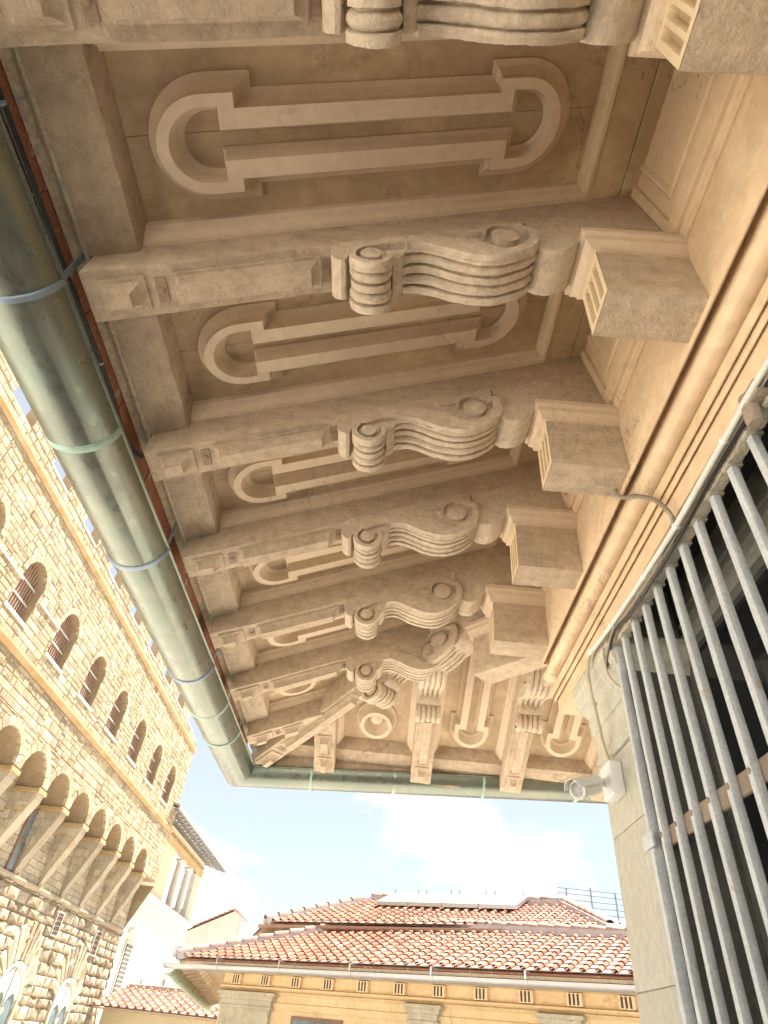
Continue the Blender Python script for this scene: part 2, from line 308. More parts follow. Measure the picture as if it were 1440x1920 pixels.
def rafter_meshes(k, L, pl=(.30, .835), full=True, sh=0):
    """k stretches the run (1 for a common rafter, root two for the hip rafter)"""
    R_ = random.Random(random.random())
    P = lambda s, l, o: (s * k, l, T * s + o)
    Q = lambda s, l, z: (s * k, l, z)                        # z measured from the eave edge, level
    out = {}
    n = max(6, int(L / .09)); rings = []
    for i in range(n + 1):
        s = L * i / n; j = lambda a=.003: R_.uniform(-a, a)
        rings.append([P(s, 0 + j(), 0 + j()), P(s, .2 + j(), 0 + j()), P(s, .2, .46), P(s, 0, .46)])
    out['rafter'] = MB().loft(rings).mesh('rafter', .006, 2, 35)
    def raised(s0, s1, g, l0=.034, l1=.166):
        R4 = []
        for ins, o in ((0, .01), (0, -.012), (.34 * g, -.014), (.66 * g, -.024), (.90 * g, -.042), (g, -.066)):
            R4.append([P(s0 + ins, l0 + ins, o), P(s1 - ins, l0 + ins, o), P(s1 - ins, l1 - ins, o), P(s0 + ins, l1 - ins, o)])
        return MB().loft(R4)
    out['end_panel'] = raised(.052, .208, .040).mesh('end_panel', 0, 1, 24, .0007)
    out['long_panel'] = raised(*pl, .030).mesh('long_panel', 0, 1, 24, .0007)
    def plate(s0, s1):
        mb = MB(); mb.box((s0, .05, -.006), (s1, .15, .012), P)
        c = (s0 + s1) / 2; rg = []
        for rr, o in ((.013, 0), (.013, -.008), (.009, -.013), (.003, -.015)):
            rg.append([P(c + rr / k * math.cos(a * PI / 5), .1 + rr * math.sin(a * PI / 5), o - .003) for a in range(10)])
        return mb.loft(rg).mesh('iron_plate', .0015, 1)
    out['plate1'] = plate(.236, .274)
    if pl[1] > .8: out['plate2'] = plate(pl[1] + .008, pl[1] + .037)
    if not full: return out
    # scroll bracket
    Q0 = Q; Q = lambda s, l, z: Q0(s + sh, l, z + T * sh)
    path = spath(); mb = MB(); rows = []; nl = len(RIB)
    for i, (s, z, kk) in enumerate(path):
        a, b = path[max(i - 1, 0)], path[min(i + 1, len(path) - 1)]
        t = Vector((b[0] - a[0], b[1] - a[1]))
        nrm = Vector((-t.y, t.x)).normalized() if t.length > 1e-6 else Vector((0, 1))
        if kk == 0: ww = [0] * nl
        else: ww = [d * kk for f, d in RIB]
        w0 = 0
        pw = 0
        rows.append([Q(s + nrm.x * d, -pw + f * (SWD + pw), z + nrm.y * d) for (f, _), d in zip(RIB, ww)])
    mb.loft(rows, False, False, False)
    m_ = len(path); o0 = 0
    mb.f.append(tuple(o0 + i * nl for i in range(m_))); mb.f.append(tuple(o0 + i * nl + nl - 1 for i in range(m_ - 1, -1, -1)))
    mb.f.append((0, nl - 1, (m_ - 1) * nl + nl - 1, (m_ - 1) * nl))
    for l0, l1 in ((.002, -PROUD), (SWD - .002, SWD + PROUD * .6)):
        c = (-.222 - XE, .262)                                    # rim of the small volute, running up into the band
        arc = [(c[0] + .0715 * math.cos(math.radians(a)), c[1] + .0715 * math.sin(math.radians(a))) for a in range(100, 391, 10)]
        ribbon(mb, arc, [.026] * len(arc), l0, l1, Q)
        for c, rr in (((.302 - XE, .508), .058), ((-.222 - XE, .262), .040)):   # eyes
            mb.loft([[Q(c[0] + q * math.cos(a * PI / 9), l, c[1] + q * math.sin(a * PI / 9)) for a in range(18)] for q, l in ((rr, l0), (rr, l1), (rr * .7, l1 + (.002 if l1 > .1 else -.002)), (rr * .2, l1 + (.004 if l1 > .1 else -.004)))])
        S2 = [(s, z) for s, z, kk in path if kk and s > 1.17]      # flat band along the S curve and round the big volute
        S2 = S2[:-5]; m2 = len(S2); pts, wd = [], []
        for i in range(m2):
            a, b = S2[max(i - 1, 0)], S2[min(i + 1, m2 - 1)]; t = Vector((b[0] - a[0], b[1] - a[1])).normalized()
            x_ = S2[i][0] + XE; f_ = i / (m2 - 1)
            ww_ = (.062 + .07 * min(max((x_ + .1) / .22, 0), 1)) if x_ < .12 else max(.046, .132 - (x_ - .12) * .40) if f_ < .62 else .046
            pts.append((S2[i][0] - t.y * ww_ / 2, S2[i][1] + t.x * ww_ / 2)); wd.append(ww_ * .985)
        for a in range(42, 190, 12):
            rr = .112 - .026 * (a - 42) / 148
            pts.append((.302 - XE + rr * math.cos(math.radians(a)), .508 + rr * math.sin(math.radians(a)))); wd.append(.044 - .030 * (a - 42) / 148)
        ribbon(mb, pts, wd, l0, l1, Q)
        up = catmull([(-.252, 2.322), (-.215, 2.352), (-.165, 2.385), (-.105, 2.405)], 4)
        ribbon(mb, [(x - XE, z - 2) for x, z in up], [.03 + .035 * i / (len(up) - 1) for i in range(len(up))], l0, l1, Q)
        leaf = catmull([(.09, 2.535), (.15, 2.53), (.215, 2.555)], 4)
        ribbon(mb, [(x - XE, z - 2) for x, z in leaf], [.004 + .030 * i / (len(leaf) - 1) for i in range(len(leaf))], l0, l1 * .8 + l0 * .2, Q)
    me = mb.mesh('scroll_bracket', 0, 1, 38, .0011, weld=0); off = Vector((R_.uniform(0, 50), 0, 0))
    for v in me.vertices: v.co += mnoise.noise_vector(v.co * 9 + off) * .004 + mnoise.noise_vector(v.co * 30 + off) * .0018
    out['scroll_bracket'] = me
    Q = Q0
    # backing block between bracket and fluted block
    poly = [(.395, 2.74), (.41, 2.56), (.43, 2.49), (.462, 2.463), (.505, 2.459), (.55, 2.478), (.60, 2.53), (.632, 2.598), (1.06, 2.598), (1.06, 3.0), (.70, 2.86)]
    out['backing_block'] = MB().prism([(x - XE, z - 2) for x, z in poly], .0015, .1985, lambda p, q, t: Q(p, t, q)).mesh('backing_block', .004, 2, 40, .0008)
    # fluted block
    mb = MB(); s0, s1, zb, zt = .668 - XE, 1.06 - XE, .165, .478
    lc = [.003, .03, .066, .083, .118, .135, .171, .197]; zc = [zb, zb + .035, zt - .03, zt]
    for a in range(7):
        for b in range(3):
            l0, l1, z0, z1 = lc[a], lc[a + 1], zc[b], zc[b + 1]
            if a % 2 and b == 1:
                d = .034; f4 = [(l0, z0), (l1, z0), (l1, z1), (l0, z1)]; g4 = [(l0 + .004, z0 + .03), (l1 - .004, z0 + .03), (l1 - .004, z1 - .006), (l0 + .004, z1 - .006)]
                vs = [Q(s0, *q) for q in f4] + [Q(s0 + d, *q) for q in g4]
                mb.add(vs, [(4, 5, 6, 7), (0, 1, 5, 4), (1, 2, 6, 5), (2, 3, 7, 6), (3, 0, 4, 7)])
            else:
                mb.add([Q(s0, l0, z0), Q(s0, l1, z0), Q(s0, l1, z1), Q(s0, l0, z1)], [(0, 1, 2, 3)])
    out['flute_front'] = mb.mesh('fluted_face', 0, 1)
    mb = MB().box((s0 + .0015, .002, zb - .001), (s1, .198, zt), Q)
    mb.f.pop(5)                                                 # the fluted face closes this end
    me = mb.mesh('fluted_block', .006, 2, 35, 0, .06)
    for v in me.vertices:
        if v.co.x > s0 * k + .01: v.co += Vector((0, R_.uniform(-.002, .002), R_.uniform(-.002, .002)))
    out['fluted_block'] = me
    prof = [(-.01, .474), (.012, .474), (.014, .494), (.021, .512), (.031, .527), (.034, .552), (.045, .568), (.045, .598), (-.01, .598)]
    ring = lambda fs: [Q(*fs(o, z)) for o, z in prof]
    out['block_crown'] = MB().loft([ring(lambda o, z: (s1, .003 - o, z)), ring(lambda o, z: (s0 - .008 - o / k, .003 - o, z)), ring(lambda o, z: (s0 - .008 - o / k, .197 + o, z)), ring(lambda o, z: (s1, .197 + o, z))]).mesh('block_crown', 0, 1, 25, .0008)
    return out
PARTS = (('end_panel', 'end_panel', 'beam'), ('long_panel', 'long_panel', 'beam'), ('plate1', 'iron_plate', 'iron_plate'), ('plate2', 'iron_plate', 'iron_plate'), ('scroll_bracket', 'scroll_bracket', 'scroll'), ('backing_block', 'backing_block', 'scroll'), ('fluted_block', 'fluted_block', 'beam'), ('flute_front', 'fluted_face', 'flute'), ('block_crown', 'block_crown', 'mould'))
def place_rafter(ms, loc, rz, skip=()):
    r = ob('rafter', ms['rafter'], 'beam', LOG, loc=loc, rot=(0, 0, rz))
    for key, nm, mt in PARTS:
        if key in ms and key not in skip: _ob(nm, ms[key], mt, r)
    return r
RM = rafter_meshes(1.0, 2.36); RS = rafter_meshes(1.0, 1.56); RT = rafter_meshes(1.0, .66, (.30, .47), False); RH = rafter_meshes(math.sqrt(2), DD, (.30, .96), True, .13)
MAINY = [.21, 1.07, 1.945, 2.76, 3.61]
for y in MAINY: place_rafter(rafter_meshes(1.0, 2.36), (XE, y, H0), 0)
place_rafter(RS, (XE, 4.45, H0), 0, ('backing_block', 'fluted_block', 'flute_front', 'block_crown'))
place_rafter(RT, (XE, 5.38, H0), 0)
place_rafter(RT, (-.70, YE, H0), -PI / 2)
place_rafter(rafter_meshes(1.0, 1.56), (.25, YE, H0), -PI / 2, ('backing_block', 'fluted_block', 'flute_front', 'block_crown'))
for x in (1.13, 2.01): place_rafter(RM, (x, YE, H0), -PI / 2)
place_rafter(RH, (XE - .0707, YE - .0707, H0), -PI / 4)
# ------------------------------------------------------------------ coffers
def oval(cy, c1=.44, c2=1.596, R=.207, r=.104, e=.145, b=.157, eh=.035, bh=.03, N_=18):
    def outline(R, e, b):
        o = []
        for i in range(N_ + 1):
            a = PI / 2 + PI * i / N_; o.append((c1 + R * math.cos(a), R * math.sin(a)))
        o += [(c1 + e, -R), (c1 + e, -b), (c2 - e, -b), (c2 - e, -R)]
        for i in range(N_ + 1):
            a = -PI / 2 + PI * i / N_; o.append((c2 + R * math.cos(a), R * math.sin(a)))
        return o + [(c2 - e, R), (c2 - e, b), (c1 + e, b), (c1 + e, R)]
    st = [(outline(R, e, b), .262), (outline(R, e, b), .246), (outline(R - .020, e - .018, b - .018), .240), (outline(R - .034, e - .030, b - .030), .226), (outline(R - .044, e - .038, b - .040), .206), (outline(R - .047, e - .041, b - .043), .168),
          (outline(r + .018, eh + .016, bh + .020), .168), (outline(r + .014, eh + .012, bh + .016), .200), (outline(r + .006, eh + .004, bh + .007), .232), (outline(r - .008, eh - .008, bh - .004), .246), (outline(r - .008, eh - .008, bh - .004), .262)]
    rings = [[(s, cy + l, T * s + o) for s, l in pl] for pl, o in st]
    return MB().loft(rings, False, False)
def circ_ring(cs, cy, R=.2, r=.1, N_=36):
    st = [(R, .262), (R, .246), (R - .02, .24), (R - .034, .226), (R - .044, .206), (R - .047, .168), (r + .018, .168), (r + .014, .206), (r, .24), (r - .008, .262)]
    mb = MB().loft([[(cs + q * math.cos(2 * PI * i / N_), cy + q * math.sin(2 * PI * i / N_), T * (cs + q * math.cos(2 * PI * i / N_)) + o) for i in range(N_)] for q, o in st], False, False)
    st = [(r * .66, .262), (r * .62, .236), (r * .4, .225), (.002, .222)]
    return mb.loft([[(cs + q * math.cos(2 * PI * i / N_), cy + q * math.sin(2 * PI * i / N_), T * (cs + q * math.cos(2 * PI * i / N_)) + o) for i in range(N_)] for q, o in st], False, True)
MPROF = [(0, .172), (.012, .174), (.015, .186), (.024, .192), (.034, .206), (.040, .224), (.056, .232), (.060, .263), (0, .263)]
def coffer(loc, rz, w_, hip=None, ring='oval', c=None):
    """hip(l) gives the run at which the hip rafter cuts this bay"""
    s0, SE = .157, 1.975
    se = lambda l: min(SE, hip(l)) if hip else SE
    P = lambda s, l, o: (s, l, T * s + o)
    pan = ob('coffer_panel', MB().prism([(s0, 0), (se(0), 0), (se(w_), w_), (s0, w_)], .268, .30, lambda p, q, t: P(p, q, t)), 'panel', LOG, loc=loc, rot=(0, 0, rz))
    m0 = w_ * random.uniform(.46, .54)
    for la, lb_ in ((.0, m0 - .0012), (m0 + .0012, w_)):
        _ob('plank', MB().prism([(s0, la), (se(la), la), (se(lb_), lb_), (s0, lb_)], .262, .2675, lambda p, q, t: P(p, q, t)).mesh('plank'), 'panel', pan)
    if ring == 'oval': _ob('oval_moulding', oval(w_ / 2 if c is None else c).mesh('oval_moulding', 0, 1, 22), 'mould', pan)
    elif ring == 'circle': _ob('ring_moulding', circ_ring(.43, w_ / 2 if c is None else c).mesh('ring_moulding', 0, 1, 22), 'mould', pan)
    for side in (0, 1):
        e = se(w_ * side) - .0005
        lf = (lambda d: d) if side == 0 else (lambda d: w_ - d)
        mb = MB().loft([[P(s0 + .0, lf(d), o) for d, o in MPROF], [P(e - d if (not hip or e == SE - .0005) else e, lf(d), o) for d, o in MPROF]])
        _ob('border_moulding', mb.mesh('border_moulding', 0, 1, 30), 'mould', pan)
    if not hip or hip(w_) > SE or hip(0) > SE:
        mb = MB().loft([[P(SE - d, d, o) for d, o in MPROF], [P(SE - d, w_ - d, o) for d, o in MPROF]])
        _ob('border_moulding', mb.mesh('border_moulding', 0, 1, 30), 'flute', pan)
        b = MB().box((SE, .0, .178), (2.13, w_, .30), P); _ob('inner_board', b.mesh('inner_board', .003, 1), 'panel', pan)
        b = MB().box((2.133, .0, .172), (2.30, w_, .30), P); _ob('inner_board', b.mesh('inner_board', .003, 1), 'panel', pan)
    j = lambda: random.uniform(-.004, .004)
    rings = []
    for i in range(9):
        l = w_ * i / 8
        rings.append([P(-.011 + j() * .4, l, .131 + j() * .4), P(.08, l, .130 + j() * .3), P(.156 + j() * .5, l, .131 + j() * .4), P(.156 + j() * .3, l, .29), P(-.011, l, .29)])
    _ob('eave_board', MB().loft(rings).mesh('eave_board', .005, 2, 35), 'board', pan)
ends = MAINY + [4.45, 5.38]
for a, b in zip(ends[:-1], ends[1:]):
    y0 = a + .2; hip = (lambda l, y0=y0: YE - y0 - l - .08) if y0 > 3.7 else None
    coffer((XE, y0, H0), 0, b - y0, hip, 'circle' if b > 5 else 'oval')
coffer((XE, 5.58, H0), 0, YE - 5.58, lambda l: YE - 5.58 - l + .001, None)
coffer((XE + .002, YE, H0), -PI / 2, -.70 - XE - .002, lambda l: l + .001, None)
for a, b in ((-.50, .25), (.45, 1.13), (1.33, 2.01)):
    coffer((a, YE, H0), -PI / 2, b - a, (lambda l, a=a: a + l - XE - .08) if a < 1 else None, 'circle' if a < 0 else 'oval')
coffer((XE, -.46, H0), 0, .67)
# ------------------------------------------------------------------ pieces that run round the corner: (out from the frieze face, z) profile swept along both sides
def sweep(prof, y0=-3.0, x1=6.0, xf=XF, yf=YF, lift=(0, 0)):
    return MB().loft([[(xf - o, y0, z) for o, z in prof], [(xf - o, yf + o, z + lift[0]) for o, z in prof], [(x1, yf + o, z + lift[1]) for o, z in prof]])
def sl_(s, o): return (DD - s, H0 + T * s + o)               # soffit point -> (out, z)
ob('eave_edge', sweep([sl_(-.012, .134), sl_(-.026, .139), sl_(-.044, .158), sl_(-.050, .172), sl_(-.060, .176), sl_(-.088, .180), sl_(-.091, .20), sl_(-.091, .30), sl_(-.012, .30)]).mesh('eave_edge', 0, 1), 'edge', LOG)
rf = sweep([sl_(-.135, .295), sl_(-.135, .35), sl_(4.6, .36), sl_(4.6, .30)])
ob('roof', rf, 'edge', LOG)
circ = [(XF - (1.086 - .048 * math.cos(a)), 2.036 + .048 * math.sin(a)) for a in [PI * .62 - PI * 1.30 * i / 12 for i in range(13)]]
band = [(-.06, 2.625), (.014, 2.628), (.022, 2.605), (.014, 2.588), (.014, 2.578), (.004, 2.574), (.004, 2.568), (-.005, 2.568), (-.005, 2.556), (.0, 2.556), (.0, 2.132), (-.006, 2.132), (-.006, 2.20), (-.044, 2.20), (-.044, 2.128)]
ob('frieze_band', sweep(band + [(-.20, 2.128), (-.20, 2.62)]).mesh('frieze_band', 0, 1), 'frieze', LOG)
ob('roll_moulding', sweep(circ + [(-.07, 1.99), (-.07, 2.085)]).mesh('roll_moulding', 0, 1, 40), 'frieze', LOG)
ob('architrave_moulding', sweep([(-.10, 2.12), (-.10, 1.935), (-.034, 1.925), (-.030, 1.918), (-.030, 1.867), (-.035, 1.867), (-.035, 1.905), (-.047, 1.905), (-.047, 1.862), (-.045, 1.852), (-.048, 1.838), (-.052, 1.838), (-.052, 1.872), (-.064, 1.872), (-.064, 1.752), (-.165, 1.752), (-.165, 2.12)]).mesh('architrave_moulding', 0, 1), 'frieze', LOG)
# leaning frieze behind the rafters, one panelled board to each bay
def lean(v): return XF - .014 - .175 * (v - 2.60)             # x of the leaning face at height v
def frieze_bay(y0, y1, fr):
    pt = lambda d, l, z: fr(lean(z) - d, l, z)
    o = ob('frieze_board', MB().box((0, y0, 2.60), (1, y1, 3.36), lambda x, y, z: pt(0 if x == 0 else -.12, y, z)), 'frieze', LOG)
    mb = MB()
    for a, b, c, d in ((y0 + .0, y0 + .045, 2.625, 3.34), (y1 - .045, y1 - .0, 2.625, 3.34), (y0 + .0455, y1 - .0455, 2.625, 2.70)):
        mb.box((0, a, c), (1, b, d), lambda x, y, z: pt(.020 if x == 0 else -.01, y, z))
    _ob('frame_strip', mb.mesh('frame_strip', .003, 1), 'frieze', o)
    st = []
    for ins, h in ((0, -.002), (0, .008), (.010, .016), (.020, .016), (.030, .004), (.036, -.004)):
        st.append([pt(h, y0 + .11 + ins, 2.765 + ins), pt(h, y1 - .11 - ins, 2.765 + ins), pt(h, y1 - .11 - ins, 3.30 - ins), pt(h, y0 + .11 + ins, 3.30 - ins)])
    st = [list(r) for r in st]
    _ob('panel_moulding', MB().loft(st, False, False).mesh('panel_moulding', 0, 1), 'frieze', o)
fr_main = lambda x, l, z: (x, l, z)
fr_ret = lambda x, l, z: (l, YF + (XF - x), z)
ee = [-.46] + [y + .2 for y in MAINY]
for a, b in zip([-.46] + [y + .2 for y in MAINY[:-1]], MAINY): frieze_bay(a, b, fr_main)
frieze_bay(1.33, 2.01, fr_ret)
# wall core above the openings, room behind
ob('wall', MB().box((1.24, -3.0, 2.14), (1.75, YF - .25, 4.4)), 'frieze', LOG)
ob('wall', MB().box((1.76, 3.17, 1.74), (6.0, 3.56, 4.4)), 'frieze', LOG)
ob('side_wall', MB().box((1.66, 2.9, -1.6), (6.0, 3.36, 1.735)), 'stone', LOG)
for a_, b_ in (((4.6, -3.0, -1.6), (4.8, 2.85, 2.13)), ((1.24, -3.2, -1.6), (4.8, -3.01, 2.13)), ((1.24, -3.0, 2.08), (4.59, 2.85, 2.135)), ((1.215, 2.786, 1.76), (1.70, 2.83, 2.13))): ob('room_wall', MB().box(a_, b_), 'dark', LOG)  # interior darkness put into the wall colour
# ------------------------------------------------------------------ corner pier
PX, PY0, PY1 = 1.19, 2.80, 3.37
pier = ob('pier', MB().box((PX + .012, PY0 + .006, -1.6), (1.65, PY1 - .012, 1.75)), 'stone', LOG)
zs = [-1.6, -1.05, -.42, .30, .915, 1.262]
for a, b in zip(zs[:-1], zs[1:]):
    _ob('stone_block', MB().box((PX, PY0, a + .002), (1.645, PY1, b - .002)).mesh('stone_block', .005, 2, 40, .0006, .16), 'stone', pier)
cp = [(0, 1.264), (.014, 1.264), (.014, 1.283), (.007, 1.290), (.018, 1.300), (.018, 1.318), (.008, 1.325), (.008, 1.452), (.022, 1.456), (.026, 1.474), (.026, 1.556), (.038, 1.568), (.046, 1.585), (.062, 1.598), (.062, 1.618), (.074, 1.632), (.074, 1.69), (.084, 1.70), (.084, 1.749), (-.05, 1.749), (-.05, 1.264)]
mb = MB().loft([[(1.63, PY0 - .0 - o, z) for o, z in cp], [(PX - o, PY0 - min(o, .03), z) for o, z in cp], [(PX - o, PY1 + o, z) for o, z in cp], [(1.63, PY1 + o, z) for o, z in cp]])
_ob('capital', mb.mesh('capital', .0025, 2, 30, .0006), 'stone', pier)
# ------------------------------------------------------------------ window behind the gate
WXP = 1.50
win = ob('window', MB().box((WXP, -3.0, 1.655), (WXP + .06, 2.78, 1.70)).box((WXP, -3.0, -1.5), (WXP + .06, 2.78, -1.4)).box((WXP, 2.70, -1.4), (WXP + .06, 2.78, 1.655)).box((WXP, .62, -1.4), (WXP + .05, .68, 1.655)), 'black_iron', LOG)
hd = MB().loft([[(WXP + .06 - o, y, z) for o, z in [(0, 1.702), (.06, 1.702), (.06, 1.722), (.045, 1.726), (.045, 1.765), (.055, 1.77), (.055, 1.782), (.035, 1.786), (.035, 1.835), (.05, 1.84), (.05, 1.853), (.03, 1.857), (.03, 1.91), (.04, 1.915), (.04, 2.07), (0, 2.07)]] for y in (-3.0, 2.78)])
_ob('window_head', hd.mesh('window_head', 0, 1), 'head', win)
_ob('glass_pane', MB().box((WXP + .025, -2.98, -1.39), (WXP + .033, .615, 1.654)).mesh('glass_pane'), 'glass', win)
_ob('glass_pane', MB().box((WXP + .025, .685, -1.39), (WXP + .033, 2.695, 1.654)).mesh('glass_pane'), 'glass', win)
# terracotta edge pieces under the roof tiles
y = -1.0; em = None
pr = [(-.124, .118), (-.124, .124), (-.115, .128), (-.112, .148), (-.105, .148), (-.102, .130), (-.093, .128), (-.093, .34), (-.124, .34)]
def edge_mesh(L_):
    return MB().loft([[(s, l, T * s + o) for s, o in pr] for l in (.004, L_ - .004)]).mesh('edge_tile', .0015, 1)
em = edge_mesh(.46)
while y < 5.9:
    ob('edge_tile', em, 'terra_edge', LOG, loc=(XE, y, H0 - .02), rot=(random.uniform(-.004, .004), 0, 0)); y += .46
# ================================================================== copper gutter
GUT = at_base(thing('eaves_gutter', 'large green patinated copper gutter running along the eaves and round the corner', 'gutter'), (-1.46, 2.5, 1.72))
GL = (.10, .45)
GX, GZ, GR = .190, 1.905, .165                             # out from the eave edge, height, radius
def gprof(R, n=22, inner=.004):
    o = [(DD + GX + R * math.cos(a), GZ + R * math.sin(a)) for a in [-.10 - (PI - .2) * i / n for i in range(n + 1)]]
    i_ = [(DD + GX + (R - inner) * math.cos(a), GZ + (R - inner) * math.sin(a)) for a in [-.10 - (PI - .2) * i / n for i in range(n, -1, -1)]]
    return o + i_
ob('trough', sweep(gprof(GR), -2.0, 5.0, lift=GL, yf=YF - .045).mesh('trough', 0, 1, 40), 'copper', GUT)
for sg in (-1, 1):
    cx = DD + GX - sg * GR * .995
    ob('rolled_bead', sweep([(cx + .011 * math.cos(a * PI / 4), GZ - .008 + .011 * math.sin(a * PI / 4)) for a in range(8)], -2.0, 5.0, lift=GL, yf=YF - .045).mesh('rolled_bead', 0, 1, 60), 'copper', GUT)
def hoop(v, rot, wd, r_, mat_, nm, strap=False):
    n = 26; A = [-.06 - (PI - .12) * i / n for i in range(n + 1)]
    rings = [[(-(GX + (GR + q) * math.cos(a)), l, GZ - 2 + (GR + q) * math.sin(a)) for q, l in ((.0, -wd), (r_, -wd * .7), (r_, wd * .7), (.0, wd))] for a in A]
    mb = MB().loft(rings)
    if strap: mb.box((-(GX - GR) - .016, -wd * .8, GZ - 2 - .02), (-(GX - GR) - .009, wd * .8, GZ - 2 + .22))
    return ob(nm, mb.mesh(nm, 0, 1, 40), mat_, GUT, loc=v, rot=rot)
for yy in (1.07, 2.62, 3.98, 5.2): hoop((XE, yy, 2 + GL[0] * (yy + 2) / 8.33), (0, 0, 0), .014, .009, 'copper_light' if yy > 5 else 'blue_clip', 'strap', True)
for yy in (.25, 1.76, 4.62): hoop((XE, yy, 2 + GL[0] * (yy + 2) / 8.33), (0, 0, 0), .02, .004, 'copper_light', 'soldered_seam')
for xx in (-.72, .98, 2.4): hoop((xx, YE - .045, 2 + GL[0] + (GL[1] - GL[0]) * (xx + 1.45) / 6.45), (0, 0, -PI / 2), .014, .009, 'copper_light', 'strap', True)
for xx in (.1, 1.9): hoop((xx, YE - .045, 2 + GL[0] + (GL[1] - GL[0]) * (xx + 1.45) / 6.45), (0, 0, -PI / 2), .02, .004, 'copper_light', 'soldered_seam')
ob('fascia_strip', MB().box((XE + .10, YE + .012, 2.0), (.75, YE + .026, 2.2)), 'board', LOG)
# ================================================================== cables
def cable(name, label, pts, r, mat_, ribs=0, n=6, seg=8, cat='cable'):
    pp = catmull(pts, n)
    if ribs:
        P_ = [Vector(p) for p in pp]; L_ = [0]
        for a, b in zip(P_[:-1], P_[1:]): L_.append(L_[-1] + (b - a).length)
        step = ribs / 2; out = []; rr = []; d = 0; i = 0; k = 0
        while d < L_[-1]:
            while L_[i + 1] < d: i += 1
            f = (d - L_[i]) / max(L_[i + 1] - L_[i], 1e-9); out.append(P_[i].lerp(P_[i + 1], f)); rr.append(r if k % 2 else r * .8); k += 1; d += step
        o = ob(name, MB().tube(out, rr, seg).mesh(name, 0, 1, 70), mat_)
    else:
        o = ob(name, MB().tube(pp, r, seg).mesh(name, 0, 1, 70), mat_)
    o['label'] = label; o['category'] = cat
    return o
cable('flexible_conduit', 'black ribbed conduit clipped along the eave edge beside the copper gutter',
      [(-1.352, -1.0, 2.065), (-1.353, .2, 2.062), (-1.35, .7, 2.064), (-1.352, 1.1, 2.06), (-1.352, 1.5, 2.062), (-1.352, 1.68, 2.055), (-1.345, 1.78, 2.03), (-1.33, 1.84, 2.0), (-1.30, 1.93, 1.985), (-1.272, 1.97, 1.99)], .013, 'black', .011)
cable('cable_wire', 'thin pale blue wire lying along the terracotta eave edge', [(-1.368, -1.0, 2.055), (-1.368, .4, 2.056), (-1.369, .9, 2.052), (-1.367, 1.4, 2.056), (-1.36, 1.72, 2.05)], .004, 'blue_clip')
cable('white_conduit', 'white plastic conduit running above the iron gate', [(1.09, -.8, 1.712), (1.085, 1.05, 1.708), (1.085, 1.21, 1.703), (1.085, 1.483, 1.694), (1.083, 1.792, 1.680), (1.08, 2.151, 1.687), (1.075, 2.599, 1.707), (1.07, 2.861, 1.728), (1.072, 2.94, 1.742)], .0125, 'offwhite')
cable('beige_conduit', 'beige ribbed conduit hanging down to the security camera', [(1.072, 2.94, 1.742), (1.074, 3.0, 1.728), (1.072, 3.028, 1.68), (1.07, 3.03, 1.573), (1.10, 3.075, 1.416), (1.138, 3.155, 1.325), (1.152, 3.15, 1.245), (1.158, 3.147, 1.214)], .0125, 'beige', .010)
cable('grey_conduit', 'grey flexible metal conduit looping over the roll moulding', [(1.035, 2.062, 2.222), (1.018, 2.085, 2.20), (1.012, 2.09, 2.14), (1.020, 2.04, 2.06), (1.025, 1.93, 1.965), (1.048, 1.84, 1.86), (1.062, 1.80, 1.775), (1.085, 1.81, 1.725), (1.098, 1.88, 1.70), (1.10, 2.0, 1.69)], .011, 'grey_flex', .009)
for k, dx in enumerate((.017, .03)):
    cable('cable_wire', ('grey cable tied close behind the white conduit above the gate', 'dark cable sagging behind the white conduit above the gate')[k], [(1.085 + dx, -.8, 1.71), (1.088 + dx, 1.3, 1.70), (1.088 + dx, 1.9, 1.69 - dx * .6), (1.082 + dx, 2.4, 1.70 - dx), (1.075 + dx, 2.62, 1.70), (1.09 + dx, 2.8, 1.66), (1.10 + dx * .5, 2.86, 1.60)], .006, ('grey_flex', 'black')[k])
cable('beige_wire_conduit', 'short cream ribbed conduit curling beside the gate hinge post', [(1.09, 2.80, 1.69), (1.10, 2.84, 1.66), (1.105, 2.85, 1.60), (1.115, 2.84, 1.54), (1.13, 2.81, 1.49), (1.15, 2.79, 1.46)], .010, 'beige', .009)
def clip(loc, nm, lb, mt, r=.0155, ax=(0, 1, 0), w_=.012):
    a = Vector(ax).normalized() * w_ / 2; c = Vector(loc)
    o = ob(nm, MB().tube([c - a, c - a * .5, c + a * .5, c + a], [r * .9, r, r, r * .9], 10).mesh(nm, 0, 1, 50), mt); o['label'] = lb; o['category'] = 'clip'
for q, lb in (((1.084, 1.36, 1.699), 'white clip on conduit nearest the rusty hinge'), ((1.083, 1.80, 1.680), 'white clip on conduit beside the grey loop'), ((1.08, 2.16, 1.687), 'white clip midway along the conduit above the gate'), ((1.075, 2.60, 1.707), 'white tie on conduit near the stone pier')):
    clip(q, 'conduit_clip', lb, 'white', .0165)
clip((1.072, 2.94, 1.742), 'conduit_joint', 'white joint where the conduit turns down to the camera', 'white', .0165, (0, 1, .2), .03)
clip((1.085, 3.045, 1.49), 'conduit_clip', 'cream clip holding the hanging conduit on the stone capital', 'beige', .018, (0, .2, 1))
for yy, lb in ((.10, 'small clip on black conduit at the top of the picture'), (.56, 'small clip on black conduit beside the upper gutter strap'), (1.50, 'grey spring clip on black conduit across the terracotta edge')):
    clip((-1.353, yy, 2.063), 'cable_clip', lb, 'blue_clip', .017, (0, 1, 0), .014)
